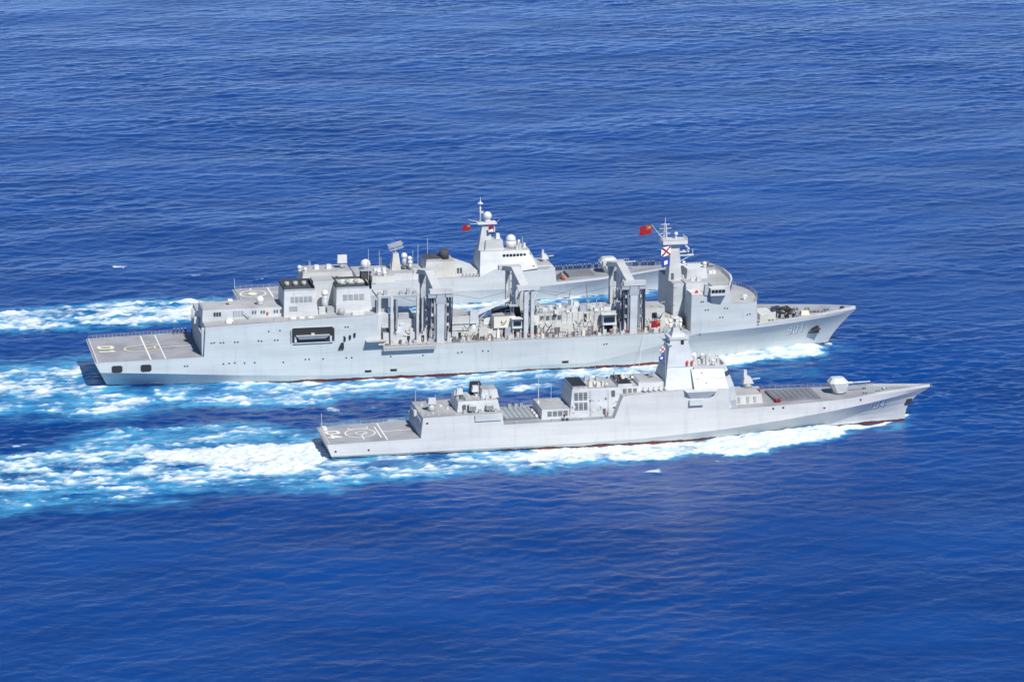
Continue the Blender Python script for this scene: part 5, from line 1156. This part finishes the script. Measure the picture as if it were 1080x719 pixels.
def sdf(px, py, poly):
    d2 = np.full(px.shape, 1e9); ins = np.zeros(px.shape, bool); n = len(poly)
    for i in range(n):
        (ax, ay), (bx, by) = poly[i], poly[(i+1) % n]; ex, ey = bx-ax, by-ay; wx, wy = px-ax, py-ay
        t = np.clip((wx*ex+wy*ey)/(ex*ex+ey*ey+1e-9), 0, 1); d2 = np.minimum(d2, (wx-ex*t)**2+(wy-ey*t)**2)
        cnd = ((ay > py) != (by > py)) & (px < (bx-ax)*(py-ay)/(by-ay+1e-12)+ax); ins ^= cnd
    dd = np.sqrt(d2); return np.where(ins, dd, -dd)
foam = np.zeros_like(X); aer = np.zeros_like(X); lift = np.zeros_like(X)
for nm, wv, av, soft, poly in FOAM:
    pa = np.array(poly); mx = soft*4+6
    j0, j1 = np.searchsorted(ys, pa[:, 1].min()-mx), np.searchsorted(ys, pa[:, 1].max()+mx)
    i0, i1 = np.searchsorted(xs, pa[:, 0].min()-mx), np.searchsorted(xs, pa[:, 0].max()+mx)
    sl_ = (slice(j0, j1), slice(i0, i1))
    wob = min(1., soft/2.)
    px = X[sl_]+n_x[sl_]*1.6*wob+n_sm[sl_]*.6*wob; py = Y[sl_]+n_y[sl_]*1.1*wob+n_sm[sl_]*.5*wob
    sdv = sdf(px, py, poly)
    core = np.clip(.5+sdv/(2*soft), 0, 1); core = core*core*(3-2*core)
    halo = np.clip(.5+(sdv+soft*1.0)/(4.0*soft+1), 0, 1); halo = halo*halo*(3-2*halo)
    # lacy, streaky breakup
    tex = .5+.24*n_mid[sl_]+.16*n_sm[sl_]+.14*n_big[sl_]
    fv = core*wv + core*(tex-.5)*1.1*(1.25-min(wv, 1.)*.45)*(wv > 0)
    foam[sl_] = np.maximum(foam[sl_], np.clip(fv, 0, 1.4)*(core > .02))
    aer[sl_] = np.maximum(aer[sl_], halo*av*np.clip(.85+.2*n_big[sl_]+.1*n_mid[sl_], .3, 1.15))
    lift[sl_] = np.maximum(lift[sl_], core*min(wv, 1.2)*min(1, soft/1.5))
Z += lift*(.25+.34*np.abs(n_mid)+.24*n_sm)*fade
# the sea is disturbed around the ships
dist = np.exp(-((Y-(-40))/75.)**2)*np.clip((330-X)/80, 0, 1)
Z += dist*n_mid*.16
# water level along each hull: bow wave, trough amidships, stern wave
for ox, oy, L, bw, prof in ((0, 0, 236, 15, [(-8, 0), (0, .75), (45, .8), (66, .15), (105, .1), (118, .5), (132, .5), (150, .1), (178, .0), (196, .9), (225, 1.1), (236, .2)]),
                       (56, -87.2, 176, 9.5, [(-8, 0), (0, .5), (45, .55), (66, .05), (108, -.15), (122, .9), (146, 1.3), (151, .1), (166, .1), (172, .4), (178, 0)]),
                       (54.6, 77, 146, 8, [(-8, 0), (0, .6), (146, .6), (150, 0)])):
    tt = X-ox; px_, pz_ = zip(*prof); tgt = np.interp(tt, px_, pz_)
    near = np.exp(-np.maximum(0, np.abs(Y-oy)-bw+np.clip((tt-L*.75)/(L*.25), 0, 1)*bw*.8)/4.)*np.clip((tt+8)/8, 0, 1)*np.clip((L+6-tt)/6, 0, 1)
    Z = Z*(1-.5*near)+near*tgt
Z[~inside] *= .8
ny, nx = X.shape
co = np.empty((nx*ny, 3), np.float32); co[:, 0] = X.ravel(); co[:, 1] = Y.ravel(); co[:, 2] = Z.ravel()
me = bpy.data.meshes.new('sea'); me.vertices.add(nx*ny); me.vertices.foreach_set('co', co.ravel())
q = (np.arange(ny-1)[:, None]*nx+np.arange(nx-1)[None, :]).ravel()
fc_ = np.stack([q, q+1, q+nx+1, q+nx], 1).astype(np.int32)
me.loops.add(fc_.size); me.loops.foreach_set('vertex_index', fc_.ravel()); me.polygons.add(len(fc_))
me.polygons.foreach_set('loop_start', np.arange(0, fc_.size, 4, dtype=np.int32)); me.polygons.foreach_set('use_smooth', np.ones(len(fc_), bool))
me.update(calc_edges=True)
for n_, arr in (('foam', foam), ('aerated', aer)):
    at = me.attributes.new(n_, 'FLOAT', 'POINT'); at.data.foreach_set('value', arr.ravel().astype(np.float32))
sea = bpy.data.objects.new('sea', me); COL.objects.link(sea); sea['kind'] = 'structure'; sea['label'] = 'deep blue open sea with small waves and white foaming wakes'
m, t, p = base('sea_water', (.006, .045, .17), .16)
fo = nd(t, 'ShaderNodeAttribute', attribute_name='foam'); ae = nd(t, 'ShaderNodeAttribute', attribute_name='aerated')
deep = mixc(t, ramp(t, noise(t, (.012, .02, 1), 1, 4), .35, .65), (.0012, .035, .175), (.0024, .048, .225))
turq = mixc(t, ramp(t, noise(t, (.10, .25, 1), 1, 4), .35, .65), (.025, .19, .42), (.08, .36, .58))
aev = math_(t, 'MULTIPLY', ae.outputs['Fac'], ramp(t, noise(t, (.22, .5, 1), 1, 5, .65), .22, .62, .62, 1))
c = mixc(t, ramp(t, aev, .02, .80, 0, .92), deep, turq)
fn1 = noise(t, (.17, 1.05, 1), 1, 6, .66); fn2 = noise(t, (2.2, 3.6, 1), 1, 4, .6)
fm = math_(t, 'ADD', fo.outputs['Fac'], math_(t, 'MULTIPLY', math_(t, 'SUBTRACT', fn1, .5), 1.0))
fm = math_(t, 'ADD', fm, math_(t, 'MULTIPLY', math_(t, 'SUBTRACT', fn2, .5), .35))
gate = ramp(t, fo.outputs['Fac'], .05, .30)
mask = math_(t, 'MULTIPLY', ramp(t, fm, .34, 1.30), gate)
fwhite = mixc(t, ramp(t, noise(t, (.35, 1.4, 1), 1, 5, .7), .3, .62), (.40, .56, .64), (.76, .79, .80))
c = mixc(t, mask, c, fwhite)
t.links.new(c, p.inputs['Base Color']); p.inputs['IOR'].default_value = 1.333; p.inputs['Specular IOR Level'].default_value = .20
t.links.new(ramp(t, mask, 0, 1, .07, .85), p.inputs['Roughness'])
b1 = nd(t, 'ShaderNodeBump'); b1.inputs['Strength'].default_value = 1; b1.inputs['Distance'].default_value = .15
t.links.new(noise(t, (.50, .62, 1), 1, 6, .66), b1.inputs['Height'])
b2 = nd(t, 'ShaderNodeBump'); b2.inputs['Strength'].default_value = 1; b2.inputs['Distance'].default_value = .25
t.links.new(math_(t, 'MULTIPLY', mask, fn1), b2.inputs['Height']); t.links.new(b1.outputs[0], b2.inputs['Normal']); t.links.new(b2.outputs[0], p.inputs['Normal'])
me.materials.append(m)
